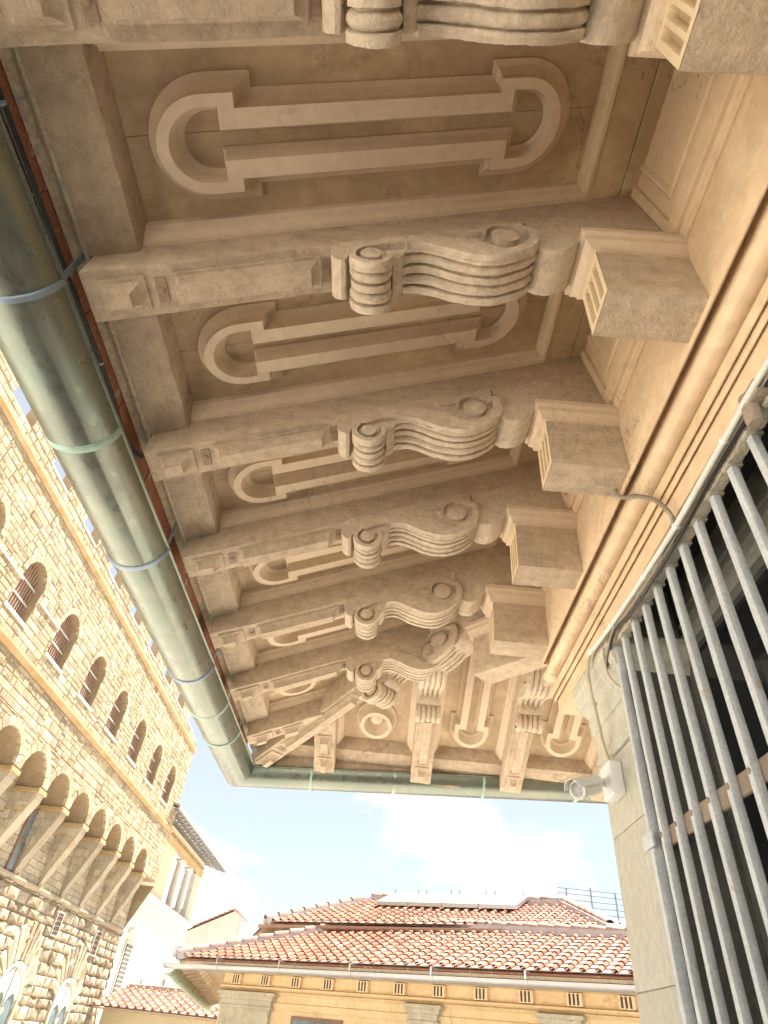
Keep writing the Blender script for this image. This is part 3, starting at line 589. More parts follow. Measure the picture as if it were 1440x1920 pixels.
# ================================================================== security camera
bx = Vector((1.155, 3.15, 1.135))
dv = Vector((.30, .905, .305)).normalized()
ax = (-.80 * dv + .60 * (-cr + .25 * cdn)).normalized()
SEC = at_base(thing('security_camera', 'white bullet security camera mounted on a box at the stone pier', 'camera'), (1.19, 3.15, 1.06))
ob('junction_box', MB().box((1.125, 3.075, 1.05), (1.189, 3.225, 1.212)).mesh('junction_box', .008, 3, 40), 'white', SEC)
c0 = Vector((1.05, 3.10, 1.085)); up = Vector((0, 0, 1)); rt = ax.cross(up).normalized(); up2 = rt.cross(ax).normalized()
def tubular(st, seg=20, flat=1.0):
    rings = []
    for d, r_ in st:
        rings.append([c0 + ax * d + (rt * math.cos(2 * PI * k / seg) + up2 * math.sin(2 * PI * k / seg) * flat) * r_ for k in range(seg)])
    return rings
ob('body', MB().loft(tubular([(-.01, .026), (-.004, .036), (.006, .041), (.13, .042), (.135, .046), (.15, .046), (.153, .043)])).mesh('body', 0, 1, 40), 'white', SEC)
ob('lens_ring', MB().loft(tubular([(.148, .045), (.163, .047), (.166, .042), (.164, .033), (.158, .032)])).mesh('lens_ring', 0, 1, 40), 'offwhite', SEC)
ob('lens', MB().loft(tubular([(.155, .033), (.159, .0325), (.160, .028)])).mesh('lens', 0, 1, 40), 'lens', SEC)
mb = MB(); n = 12
for q in (0, 1):
    pass
rings = []
for d, hw in ((-.0, 1.0), (.06, 1.0), (.15, 1.0), (.20, .92)):
    o_ = []; i_ = []
    for k in range(n + 1):
        a = PI * (.04 + .92 * k / n)
        for lst, r_ in ((o_, .052), (i_, .0495)):
            lst.append(c0 + ax * d + rt * math.cos(a) * r_ * hw + up2 * math.sin(a) * r_)
    rings.append(o_ + i_[::-1])
ob('sun_hood', mb.loft(rings).mesh('sun_hood', 0, 1, 40), 'white', SEC)
jb = Vector((1.126, 3.14, 1.115)); bk = c0 - ax * .008
ob('arm', MB().tube([jb, jb + Vector((-.02, 0, 0)), jb + Vector((-.03, 0, -.003)), bk.lerp(jb, .45), bk + ax * -.012, bk], [.026, .026, .016, .014, .017, .017], 14).mesh('arm', 0, 1, 40), 'white', SEC)
# ================================================================== iron gate
GATE = at_base(thing('iron_gate', 'tall grey iron bar gate with rusty riveted crossbar and cast top rail', 'gate'), (1.16, 1.5, -1.55))
GXp = 1.16
bars = [2.665 - .149 * i for i in range(18)]
mb = MB()
for k in range(24):
    t = k / 23; z = -1.55 + 3.25 * t
bm_ = MB().loft([[(-.0155 + random.uniform(-.001, .001), -.0155, z), (.0155, -.0155 + random.uniform(-.001, .001), z), (.0155, .0155, z), (-.0155, .0155, z)] for z in [-1.55 + 3.25 * k / 30 for k in range(31)]]).mesh('bar', .005, 2, 40, .0009)
rv = MB().loft([[(-.0165 - d, r_ * math.cos(a * PI / 5), r_ * math.sin(a * PI / 5)) for a in range(10)] for d, r_ in ((-.002, .011), (.003, .010), (.005, .007), (.006, .002))]).mesh('rivet', 0, 1, 60)
cl = MB().box((-.029, -.024, 1.678), (.028, .024, 1.749)).mesh('collar', .006, 2, 40, .0025, .02)
for i, yy in enumerate(bars):
    b = ob('bar', bm_, 'iron', GATE, loc=(GXp, yy, 0))
    _ob('rivet', rv, 'rust', b, loc=(0, 0, .765))
    _ob('collar', cl, 'cast', b)
tr = MB().loft([[(GXp - .026 + random.uniform(-.003, .003), yy, 1.688 + random.uniform(-.003, .003)), (GXp + .024, yy, 1.688 + random.uniform(-.004, .004)), (GXp + .024, yy, 1.745), (GXp - .026 + random.uniform(-.003, .003), yy, 1.745 + random.uniform(-.003, .003))] for yy in [2.79 - .018 * k for k in range(165)]])
ob('top_rail', tr.mesh('top_rail', .004, 1, 40), 'cast', GATE)
ob('crossbar', MB().box((GXp + .016, -.2, .73), (GXp + .032, 2.775, .80)).mesh('crossbar', .003, 1, 40, .0012, .03), 'rust', GATE)
ob('crossbar', MB().box((GXp + .016, -.2, -.75), (GXp + .032, 2.775, -.68)).mesh('crossbar', .003, 1, 40, .0012, .03), 'rust', GATE)
ob('dark_reveal_cover', MB().box((GXp + .022, 2.772, -1.55), (1.498, 2.7965, 2.07)), 'black_iron', GATE)  # dark sheet added over the pier reveal so the gap reads as shaded
ob('hinge_post', MB().box((GXp - .02, 2.765, -1.55), (GXp + .02, 2.797, 1.745)).mesh('hinge_post', .004, 2, 40, .0012, .1), 'iron', GATE)
ob('hinge_strap', MB().box((GXp - .034, 2.72, .735), (GXp - .021, 2.83, .795)).mesh('hinge_strap', .006, 2, 40, .001), 'iron', GATE)
mb = MB().box((1.088, 1.13, 1.69), (1.13, 1.20, 1.745)).tube([(1.105, 1.22, 1.62), (1.105, 1.22, 1.64), (1.105, 1.205, 1.74), (1.105, 1.205, 1.748)], [.026, .028, .028, .02], 14)
ob('hinge_knuckle', mb.mesh('hinge_knuckle', .003, 2, 40), 'rust', GATE)
# ================================================================== helpers for masonry and tiled roofs
CAMP = lambda p: (p.dot(cr), p.dot(cdn), p.dot(cf))
def in_view(p):
    x, y, z = CAMP(Vector(p))
    return z > .1 and abs(x / z * 1124) < 730 and abs(y / z * 1124) < 970
def add_xf(mb, src, mat):
    mb.add([mat @ Vector(v) for v in src.v], src.f)
def stone_unit(R_, bulge=1.0):
    """unit stone: y,z in 0..1, x is how far it stands out; rough chamfered face"""
    e = .07
    j = lambda a=.03: R_.uniform(-a, a)
    ring0 = [(-.6, 0, 0), (-.6, 1, 0), (-.6, 1, 1), (-.6, 0, 1)]
    ring1 = [(.15, .01, .02), (.15, .99, .02), (.15, .99, .98), (.15, .01, .98)]
    ring2 = [(.8 + j(.25), e + j(), e * 1.6 + j()), (.8 + j(.25), 1 - e + j(), e * 1.6 + j()), (.8 + j(.25), 1 - e + j(), 1 - e * 1.6 + j()), (.8 + j(.25), e + j(), 1 - e * 1.6 + j())]
    mb = MB().loft([ring0, ring1, ring2], False, False)
    c = (1.0 * bulge + j(.3), .5 + j(.2), .5 + j(.2)); mb.v.append(c); k = len(mb.v) - 1
    mb.f += [(8, 9, k), (9, 10, k), (10, 11, k), (11, 8, k)]
    return mb
def masonry(parent, stones, mat_, name, nmax, bulge=1.0, depth=.03, seed=1):
    """stones: (x, y0, y1, z0, z1); the largest in view become single parts, the rest one mass"""
    R_ = random.Random(seed); U = [stone_unit(R_, bulge) for _ in range(6)]; UM = [u.mesh(name, 0, 1) for u in U]
    def size(s):
        x, y0, y1, z0, z1 = s; c = Vector((x, (y0 + y1) / 2, (z0 + z1) / 2)); d2 = c.length_squared
        return (y1 - y0) * (z1 - z0) * abs(x) / d2 ** 1.5 if in_view(c) else 0
    order = sorted(stones, key=size, reverse=True)
    for s in order[:nmax]:
        x, y0, y1, z0, z1 = s
        ob(name, R_.choice(UM), mat_, parent, loc=(x, y0, z0), scale=(depth * R_.uniform(.5, 1.5), y1 - y0, z1 - z0))
    mb = MB()
    for s in order[nmax:]:
        x, y0, y1, z0, z1 = s; u = R_.choice(U); d = depth * R_.uniform(.5, 1.5)
        mb.add([(x + v[0] * d, y0 + v[1] * (y1 - y0), z0 + v[2] * (z1 - z0)) for v in u.v], u.f)
    if mb.v: stuff(ob(name + 'work', mb.mesh(name + 'work', weld=0), mat_, parent))
def courses(x, y0, y1, z0, z1, h, lmin, lmax, holes, R_, gap=.014):
    """rows of stones on the wall x, leaving out arched / square holes (yc, half, zs, zspring or None, ztop)"""
    out = []; z = z0
    while z < z1 - .05:
        hh = min(h * R_.uniform(.75, 1.25), z1 - z)
        cuts = []
        for yc, hw, zs, zp in holes:
            top = zp + hw if zp is not None else None
            if zp is None: continue
            if z + hh > zs and z < zp + hw:
                zz = max(z, zp); q = hw if z < zp else math.sqrt(max(hw * hw - (z - zp) ** 2, 0)); cuts.append((yc - q, yc + q))
        y = y0 - R_.uniform(0, lmax * .6)
        segs = []
        while y < y1:
            l = R_.uniform(lmin, lmax); segs.append((max(y, y0), min(y + l, y1))); y += l
        for a, b in segs:
            parts = [(a, b)]
            for c, d in cuts:
                nxt = []
                for p, q in parts:
                    if q <= c or p >= d: nxt.append((p, q))
                    else:
                        if p < c: nxt.append((p, c))
                        if q > d: nxt.append((d, q))
                parts = nxt
            for p, q in parts:
                if q - p > .06: out.append((x, p + gap / 2, q - gap / 2, z + gap / 2, z + hh - gap / 2))
        z += hh
    return out
def wall_arches(x0, x1, y0, y1, z0, z1, holes, n=12):
    """wall slab with arched openings (yc, half, sill, spring), sorted by yc"""
    mb = MB(); y = y0
    for yc, hw, zs, zp in holes:
        mb.box((x0, y, z0), (x1, yc - hw, z1))
        if zs > z0: mb.box((x0, yc - hw, z0), (x1, yc + hw, zs))
        pts = [(yc - hw * math.cos(PI * i / n), zp + hw * math.sin(PI * i / n)) for i in range(n + 1)]
        mb.prism(pts + [(yc + hw, z1), (yc - hw, z1)], x0, x1, lambda p, q, t: (t, p, q)) if False else None
        for (a, b), (c, d) in zip(pts[:-1], pts[1:]):
            mb.add([(x0, a, b), (x0, c, d), (x0, c, z1), (x0, a, z1), (x1, a, b), (x1, c, d), (x1, c, z1), (x1, a, z1)], [(0, 1, 2, 3), (7, 6, 5, 4), (0, 4, 5, 1), (3, 2, 6, 7)])
        y = yc + hw
    mb.box((x0, y, z0), (x1, y1, z1))
    return mb
# ================================================================== the stone palace across the court
RP = random.Random(5)
PAL = at_base(thing('stone_palace', 'tall yellow stone palace with barred arched windows and corbelled arcade', 'building'), (-15.05, 28, -1.6))
FX, BX, YE2 = -14.0, -15.05, 44.6
WIN = [(19.2 + 3.70 * i - 3.70, .78, 10.75, 12.17) for i in range(8)]
WIN = [(a, b, c, d) for a, b, c, d in WIN if a > 12]
bk = [26.46 + 2.59 * k - 2.59 * 5 for k in range(12)]
ARC = [((a + b) / 2, (b - a) / 2 - .27, 6.0, 6.82) for a, b in zip(bk[:-1], bk[1:])]
ARC = [(yc, hw, 6.8, 6.86) for yc, hw, _, _ in ARC]
ob('wall', wall_arches(FX - .55, FX, 9.0, YE2, 9.9, 15.0, WIN).mesh('wall'), 'pzcore', PAL)
ob('arcade_wall', wall_arches(FX - 1.02, FX, 12.2, YE2, 6.8, 9.66, [(a, b, 6.8, d) for a, b, c, d in ARC]).mesh('arcade_wall'), 'pzcore', PAL)
ob('recess_wall', MB().box((FX - 1.0, 9.0, 9.9), (FX - .6, YE2 - .02, 15.0)), 'pzcore', PAL)
ob('lower_wall', MB().box((BX - .6, 9.0, -1.6), (BX, YE2 - .02, 9.0)).box((BX - 6, YE2 - .4, -1.6), (BX - .61, YE2 - .03, 15)).box((FX - 7, YE2 - .4, 9.9), (FX - 1.01, YE2 - .03, 15)), 'pzcore', PAL)
def patchy(x, y0, y1, z0, z1, h, lmin, lmax, holes, gap=.014):
    out = []; z = z0
    while z < z1 - .08:                                      # bands of different height, each broken into stretches
        hb_ = min(RP.uniform(.8, 1.6), z1 - z)
        if z1 - z - hb_ < .3: hb_ = z1 - z
        y = y0
        while y < y1:
            l = min(RP.uniform(1.4, 4.5), y1 - y)
            out += courses(x, y, y + l, z, z + hb_, h * RP.uniform(.72, 1.25), lmin, lmax * RP.uniform(.7, 1.15), holes, RP, gap); y += l
        z += hb_
    return out
st = patchy(FX, 9.2, YE2, 10.0, 14.98, .25, .26, .85, WIN)
st += patchy(FX, 12.4, YE2, 6.85, 9.62, .29, .30, .95, ARC)
masonry(PAL, st, 'pz', 'stone', 200, 1.0, .030, 3)
lo = courses(BX, 24, YE2 - .02, -1.5, 3.95, .42, .5, 1.25, [(32.6, 1.28, -1.5, .30), (38.85, 1.28, -1.5, .18), (34.9, .38, 2.75, 3.35), (40.6, .42, 2.55, 3.25)], RP, .03)
masonry(PAL, lo, 'pzrough', 'rusticated_stone', 100, 1.6, .075, 4)
# string courses
def course(name, x, z, hgt, outw, mt, y0=9.0, y1=YE2 + .1):
    pr_ = [(0, z), (outw * .35, z), (outw * .55, z + hgt * .25), (outw * .9, z + hgt * .55), (outw, z + hgt * .6), (outw, z + hgt), (0, z + hgt)]
    return ob(name, MB().prism(pr_, y0, y1, lambda p, q, t: (x + p, t, q)).mesh(name, 0, 1), mt, PAL)
course('string_course', FX - .02, 14.99, .24, .17, 'pzochre'); course('string_course', FX - .02, 9.64, .27, .20, 'pzochre', 12.0)
course('string_course', BX - .02, 3.95, .22, .16, 'pzsmooth', 26.4, YE2 + .02)
# parapet with merlons
par = ob('parapet', MB().box((FX - .5, 9.0, 15.235), (FX, YE2, 15.84)), 'pzcore', PAL)
stp = courses(FX, 9.0, YE2, 15.25, 15.83, .28, .3, .8, [], RP)
yy = 14.62
while yy < YE2 - 2:
    m = ob('merlon', MB().box((FX - .5, yy, 15.845), (FX - .004, yy + 1.95, 17.6)), 'pzcore', PAL); stp += courses(FX, yy, yy + 1.95, 15.86, 17.58, .28, .3, .8, [], RP)
    _ob('cap', MB().box((FX - .55, yy + 1.951, 15.842), (FX + .05, yy + 3.52, 15.93)).mesh('cap'), 'pzsill', m)
    if True: m.children
    yy += 3.53
m = ob('merlon', MB().box((FX - .5, 10.9, 15.845), (FX - .004, 13.05, 17.6)), 'pzcore', PAL); stp += courses(FX, 10.9, 13.05, 15.86, 17.58, .28, .3, .8, [], RP)
masonry(PAL, stp, 'pz', 'parapet_stone', 60, 1.0, .03, 8)
# arched barred windows
def vous(mb, x, yc, hw, zp, n, w_, d, jit=.02):
    for i in range(n):
        a0, a1 = PI * i / n + .012, PI * (i + 1) / n - .012
        r0, r1 = hw, hw + w_ * RP.uniform(.85, 1.15)
        q = [(yc - r * math.cos(a), zp + r * math.sin(a)) for r, a in ((r0, a0), (r1, a0), (r1, a1), (r0, a1))]
        dd = d * RP.uniform(.8, 1.3)
        mb.add([(x - .1, *p) for p in q] + [(x + dd, *p) for p in q], [(4, 5, 6, 7), (0, 1, 5, 4), (1, 2, 6, 5), (2, 3, 7, 6), (3, 0, 4, 7)])
for yc, hw, zs, zp in WIN:
    w_ = ob('window', MB().box((FX - .585, yc - hw, zs), (FX - .575, yc + hw, zp + hw)), 'shutter_tan', PAL)
    mb = MB(); vous(mb, FX, yc, hw, zp, 11, .26, .045)
    stuff(_ob('arch_stones', mb.mesh('arch_stones', weld=0), 'pz', w_))
    _ob('sill', MB().box((FX - .5, yc - hw - .12, zs - .13), (FX + .07, yc + hw + .12, zs - .003)).mesh('sill'), 'pzsill', w_)
    for i in range(9):
        y_ = yc - hw + 2 * hw * (i + .5) / 9; top = zp + math.sqrt(max(hw * hw - (y_ - yc) ** 2, 0))
        _ob('bar', MB().box((FX - .34, y_ - .022, zs), (FX - .296, y_ + .022, top)).mesh('bar'), 'bars', w_)
    for z_ in (zs + .75, zp):
        _ob('crossbar', MB().box((FX - .295, yc - hw, z_ - .03), (FX - .265, yc + hw, z_ + .03)).mesh('crossbar'), 'pzsill', w_)
# iron tie bars fixed across the face
for a, b in ((15.3, 18.5), (20.1, 22.0)):
    ob('sill_rail', MB().box((FX + .03, a, 11.78), (FX + .09, b, 11.86)), 'pzsill', PAL)
# corbel brackets and arcade soffits
pf = lambda n: None
for yb in bk[1:]:
    w0 = .29; b = ob('corbel', MB().prism([(FX + .0, 6.62), (FX - .03, 6.42), (FX - .40, 5.55), (FX - .78, 4.70), (BX + .06, 4.19), (BX - .02, 4.18), (BX - .02, 6.62)], yb - w0, yb + w0, lambda p, q, t: (p, yb + (t - yb) * (1 if q > 5 else max(.35, 1 - (5 - q) * .55)), q)).mesh('corbel'), 'pzsmooth', PAL)
    _ob('corbel_cap', MB().box((BX, yb - w0 - .09, 6.622), (FX + .06, yb + w0 + .09, 6.798)).mesh('corbel_cap', .02, 1), 'pzochre', b)
    mb = MB()
    for k in range(6):                                          # dressed blocks on the two cheeks and the sloping front edge
        z0, z1 = 4.55 + k * .345, 4.55 + (k + 1) * .345 - .02; xf = lambda z: BX + (z - 4.19) / (6.62 - 4.19) * 1.03
        for sd_ in (-1, 1):
            xm = BX + (xf(z0) - BX) * RP.uniform(.4, .6)
            for a, c in ((BX + .01, xm - .01), (xm + .01, xf(z0) - .04)):
                if c - a < .08: continue
                y_ = yb + sd_ * (w0 + .012)
                if z0 < 5: continue
                _ob('cheek_stone', MB().box((a, min(yb + sd_ * (w0 - .02), y_), z0), (c, max(yb + sd_ * (w0 - .02), y_), z1)).mesh('cheek_stone'), 'pzsmooth', b)
for yc, hw, zs, zp in ARC:
    if yc < 13: continue
    mb = MB(); vous(mb, FX, yc, hw, zp, 9, .30, .04)
    stuff(ob('arch_stones', mb.mesh('arch_stones', weld=0), 'pz', PAL))
mb = MB()
masonry(PAL, courses(BX, 20, YE2 - .05, 4.2, 7.9, .34, .45, 1.0, [], RP, .02), 'pzsmooth', 'recess_stone', 60, .4, .02, 9)
ob('corner_corbel', MB().add([(BX - .02, YE2 - .03, 4.18), (FX, YE2 - .03, 6.6), (FX, YE2 + .12, 6.6), (BX - .02, YE2 + .12, 6.6), (BX - .02, YE2 - .03, 6.6), (BX - .02, YE2 + .02, 4.18)], [(0, 1, 4), (5, 2, 3), (0, 1, 2, 5), (4, 1, 2, 3), (0, 5, 3, 4)]), 'pz', PAL)
# window in the recess
rw = ob('tall_window', MB().box((BX + .03, 28.2, 4.25), (BX + .05, 29.3, 6.4)), 'glass2', PAL)
mb = MB()
for a, b, c, d in ((28.12, 28.22, 4.2, 6.5), (29.28, 29.38, 4.2, 6.5), (28.221, 29.279, 6.4, 6.5), (28.221, 29.279, 5.3, 5.37), (28.72, 28.78, 4.2, 5.299)): mb.box((BX + .03, a, c), (BX + .10, b, d))
_ob('frame', mb.mesh('frame'), 'wood', rw)
# square barred windows
for yc, hw, z0, z1 in ((34.9, .38, 2.75, 3.72), (40.6, .42, 2.55, 3.66)):
    q = ob('square_window', MB().box((BX + .05, yc - hw + .06, z0 + .06), (BX + .06, yc + hw - .06, z1 - .06)), 'dark', PAL)
    mb = MB()
    for a, b, c, d in ((yc - hw, yc - hw + .06, z0, z1), (yc + hw - .06, yc + hw, z0, z1), (yc - hw + .061, yc + hw - .061, z0, z0 + .06), (yc - hw + .061, yc + hw - .061, z1 - .06, z1)): mb.box((BX + .02, a, c), (BX + .12, b, d))
    _ob('frame', mb.mesh('frame'), 'pzsill', q)
    mb = MB()
    for i in range(1, 4): mb.box((BX + .12, yc - hw + i * hw / 2 - .012, z0 + .03), (BX + .145, yc - hw + i * hw / 2 + .012, z1 - .03))
    for i in range(1, 5): mb.box((BX + .146, yc - hw + .03, z0 + i * (z1 - z0) / 5 - .012), (BX + .165, yc + hw - .03, z0 + i * (z1 - z0) / 5 + .012))
    _ob('grille', mb.mesh('grille', weld=0), 'bars', q)
# two-light windows with round outer arch and long wedge stones above
for yc, zp in ((32.6, .30), (38.85, .18)):
    R0 = 1.28
    q = ob('twin_window', MB().prism([(yc + 1.1 * math.cos(PI * i / 14), zp + 1.1 * math.sin(PI * i / 14)) for i in range(15)] + [(yc - 1.1, -1.5), (yc + 1.1, -1.5)], BX + .004, BX + .012, lambda p, z, t: (t, p, z)).mesh('twin_window'), 'glass2', PAL)
    rg = []
    for i in range(19):
        a = PI * i / 18; rg.append([(x, yc + r * math.cos(a), zp + r * math.sin(a)) for x, r in ((BX - .02, R0), (BX + .14, R0), (BX + .16, R0 - .06), (BX + .10, R0 - .14), (BX + .03, R0 - .22), (BX - .02, R0 - .22))])
    _ob('arch_moulding', MB().loft(rg).mesh('arch_moulding', 0, 1, 40), 'pzsill', q)
    mb = MB()
    for s_ in (-1, 1): mb.box((BX - .02, yc + s_ * 1.17 - .11, -1.5), (BX + .12, yc + s_ * 1.17 + .11, zp - .004))
    _ob('jamb', mb.mesh('jamb'), 'pzsmooth', q)
    # tracery plate: two cusped lights and a small cross
    tr_ = MB(); n = 12
    for s_ in (-1, 1):
        c = yc + s_ * .53
        for i in range(n):
            a0, a1 = PI * i / n, PI * (i + 1) / n
            f = lambda a: .43 + .07 * abs(math.sin(1.5 * a))
            p = [(c + f(a0) * math.cos(a0), zp - .25 + f(a0) * math.sin(a0)), (c + f(a1) * math.cos(a1), zp - .25 + f(a1) * math.sin(a1))]
            R1 = 1.06
            def outp(y, z): 
                # push the point upwards to the outer arch
                zz = zp + math.sqrt(max(R1 * R1 - (y - yc) ** 2, 0)) if abs(y - yc) < R1 else zp
                return (y, max(zz, z + .02))
            o_ = [outp(*p[0]), outp(*p[1])]
            quad = [p[0], p[1], o_[1], o_[0]]
            tr_.add([(BX + .02, *k) for k in quad] + [(BX + .075, *k) for k in quad], [(0, 1, 2, 3), (7, 6, 5, 4), (0, 4, 5, 1), (1, 5, 6, 2), (2, 6, 7, 3), (3, 7, 4, 0)])
    _ob('tracery', tr_.mesh('tracery', weld=0), 'pzsill', q)
    _ob('colonnette', MB().tube([(BX + .06, yc, -1.5), (BX + .06, yc, zp - .5), (BX + .06, yc, zp - .42), (BX + .06, yc, zp - .25)], [.06, .06, .11, .13], 10).mesh('colonnette', 0, 1, 40), 'pzsill', q)
    for i in range(13):
        a = PI * (.12 + .76 * (i + .5) / 13); wv = .76 / 13 * PI * .42
        lr = R0 + .9 + .55 * math.sin(a) ** 3
        pts = [(yc + r * math.cos(t), zp + r * math.sin(t)) for r, t in ((R0 + .02, a - wv), (lr, a - wv * .9), (lr, a + wv * .9), (R0 + .02, a + wv))]
        d = RP.uniform(.10, .16)
        cc = (sum(p[0] for p in pts) / 4, sum(p[1] for p in pts) / 4)
        inn = [(cc[0] + (p[0] - cc[0]) * .86, cc[1] + (p[1] - cc[1]) * .94) for p in pts]
        _ob('wedge_stone', MB().loft([[(BX - .05, *p) for p in pts], [(BX + d * .6, *p) for p in pts], [(BX + d, *p) for p in inn]], False, True).mesh('wedge_stone'), 'pzrough', q)
# ================================================================== tiled roofs
COV = MB(); n = 7
def cover_unit(L_=.46, r0=.105, r1=.085, th=.016):
    mb = MB(); rg = []
    for y_, r_, zz in ((0, r0, .022), (L_, r1, 0)):
        o_ = [(r_ * math.cos(PI * i / n), y_, zz + r_ * .85 * math.sin(PI * i / n)) for i in range(n + 1)]
        i_ = [((r_ - th) * math.cos(PI * i / n), y_, zz + (r_ - th) * .85 * math.sin(PI * i / n) - .002) for i in range(n, -1, -1)]
        rg.append(o_ + i_)
    return mb.loft(rg)
def pan_unit(w_, L_=.46, t_=.03):
    return MB().add([(-w_ / 2, 0, t_), (w_ / 2, 0, t_), (w_ / 2, L_, .0), (-w_ / 2, L_, .0), (-w_ / 2, 0, .006), (w_ / 2, 0, .006)], [(0, 1, 2, 3), (4, 5, 1, 0)])
def tiled(parent, O, u, v, length, inside, sp=.52, ex=.36, rows=14, nc=300, np_=300, seed=0):
    """O eave start, u along the eave, v up the slope; inside(a, b) says whether run a, height b is on the roof"""
    R_ = random.Random(seed); O, u, v = Vector(O), Vector(u).normalized(), Vector(v).normalized(); nn = u.cross(v).normalized()
    k_ = sp / .52; CU = cover_unit(ex * 1.25, .11 * k_ ** .9, .09 * k_ ** .9, .016 * k_); CM = CU.mesh('cover_tile', 0, 1, 50)
    PU = pan_unit(sp - .02, ex * 1.2, .034 * max(k_, .7)); PM = PU.mesh('pan_tile', 0, 1)
    cov, pan = [], []
    for i in range(int(length / sp) + 1):
        for r in range(rows):
            for lst, a in ((cov, i * sp), (pan, (i + .5) * sp)):
                b = r * ex
                if not inside(a, b + .12): continue
                p = O + u * a + v * b + nn * (.024 * k_ if lst is cov else .0)
                th = R_.uniform(-.03, .03); uu = (u * math.cos(th) + v * math.sin(th)); vv = nn.cross(uu)
                mt = Matrix(((uu.x, vv.x, nn.x, p.x), (uu.y, vv.y, nn.y, p.y), (uu.z, vv.z, nn.z, p.z), (0, 0, 0, 1)))
                lst.append((p.length, mt))
    for lst, nm, U_, ME, mt_, lim in ((cov, 'cover_tile', CU, CM, 'tile', nc), (pan, 'pan_tile', PU, PM, 'pan', np_)):
        lst.sort(key=lambda q: (not in_view(q[1].translation), q[0])); mb = MB()
        for k, (d, m_) in enumerate(lst):
            if k < lim:
                o = ob(nm, ME, mt_, parent)
                o.matrix_basis = m_
            else: add_xf(mb, U_, m_)
        if mb.v: stuff(ob(nm + 's', mb.mesh(nm + 's', 0, 1, 50 if nm == 'cover_tile' else None, weld=0), mt_, parent))
def ridge(parent, a, b, r=.14, mortar=True, mt='pan', step=.42):
    a, b = Vector(a), Vector(b); t = (b - a).normalized(); L_ = (b - a).length; sd_ = t.cross(Vector((0, 0, 1))).normalized(); up_ = sd_.cross(t)
    if mortar: ob('mortar_bed', MB().loft([[p + sd_ * w_ + up_ * h for w_, h in ((-.2, -.10), (-.16, .05), (.16, .05), (.2, -.10))] for p in (a, b)]).mesh('mortar_bed'), 'mortar', parent)
    u_ = MB(); rg = []
    for y_, r_, zz in ((0, r, .03), (step + .05, r * .86, 0)):
        o_ = [(r_ * math.cos(PI * i / n), y_, zz + r_ * .8 * math.sin(PI * i / n)) for i in range(n + 1)]
        i_ = [((r_ - .02) * math.cos(PI * i / n), y_, zz + (r_ - .02) * .8 * math.sin(PI * i / n)) for i in range(n, -1, -1)]
        rg.append(o_ + i_)
    me = u_.loft(rg).mesh('ridge_tile', 0, 1, 50)
    for k in range(int(L_ / step)):
        p = a + t * k * step + up_ * .03
        o = ob('ridge_tile', me, mt, parent); o.matrix_basis = Matrix(((sd_.x, t.x, up_.x, p.x), (sd_.y, t.y, up_.y, p.y), (sd_.z, t.z, up_.z, p.z), (0, 0, 0, 1)))
def xy(p, z): return (p[0], p[1], z)
# ------------------------------------------------------------------ near hall: hipped tile roof, obtuse corner
UA, NA, LA = Vector((.829, -.559)), Vector((.559, .829)), Vector((-5.0, 19.6))
WA = Vector((-.12, .993)); MA = Vector((.993, .12))
ZA, TA, HA, LENA = 1.42, .36, 3.9, 17.0
HALL = at_base(thing('tile_roofed_hall', 'low ochre hall with red hipped tile roof, zinc front gutter and panelled frieze', 'building'), (0, 18.5, -1.6))
apex = LA + UA * 3.5 + NA * 3.6; HR = 3.6 - .143 * (LENA - 3.5)      # the ridge falls towards the right: the hall is not square
HA = 3.6
P3 = lambda a, h, z: (*(LA + UA * a + NA * h), z)
slab = MB().add([P3(-.0, 0, ZA - .03), P3(LENA, 0, ZA - .03), P3(LENA, HR, ZA + TA * HR - .03), xy(apex, ZA + TA * HA - .03)], [(0, 1, 2, 3)])
lf = LA + WA * 16
slab.add([xy(LA, ZA - .03), xy(apex, ZA + TA * HA - .03), xy(apex + WA * 14, ZA + TA * HA - .03), xy(lf, ZA - .03)], [(0, 1, 2, 3)])
back = [P3(LENA, HR, ZA + TA * HR - .03), P3(LENA, HR * 2, ZA - .03), xy(apex + NA * HA, ZA - .03), xy(apex, ZA + TA * HA - .03)]
slab.add(back, [(0, 1, 2, 3)])
ob('roof_deck', slab, 'pan', HALL)
va = Vector((NA.x, NA.y, TA)).normalized(); cosA = Vector((NA.x, NA.y, TA)).length
def insA(a, b):
    h = b / cosA; return h < HA - .05 - .143 * (a - 3.5) and a > h * .965 - .1
tiled(HALL, (*LA, ZA), (UA.x, UA.y, 0), va, LENA, insA, .29, .27, 16, 300, 300, 11)
ridge(HALL, xy(LA, ZA + .02), xy(apex, ZA + TA * HA + .05)); ridge(HALL, xy(apex, ZA + TA * HA + .05), P3(LENA, HR, ZA + TA * HR + .05))
# finial stub at the hip foot
ob('hip_stop', MB().box((-.12, -.12, -.02), (.12, .12, .26)).mesh('hip_stop', .03, 1), 'mortar', HALL, loc=(LA.x - .02, LA.y + .05, ZA), rot=(0, 0, .5))
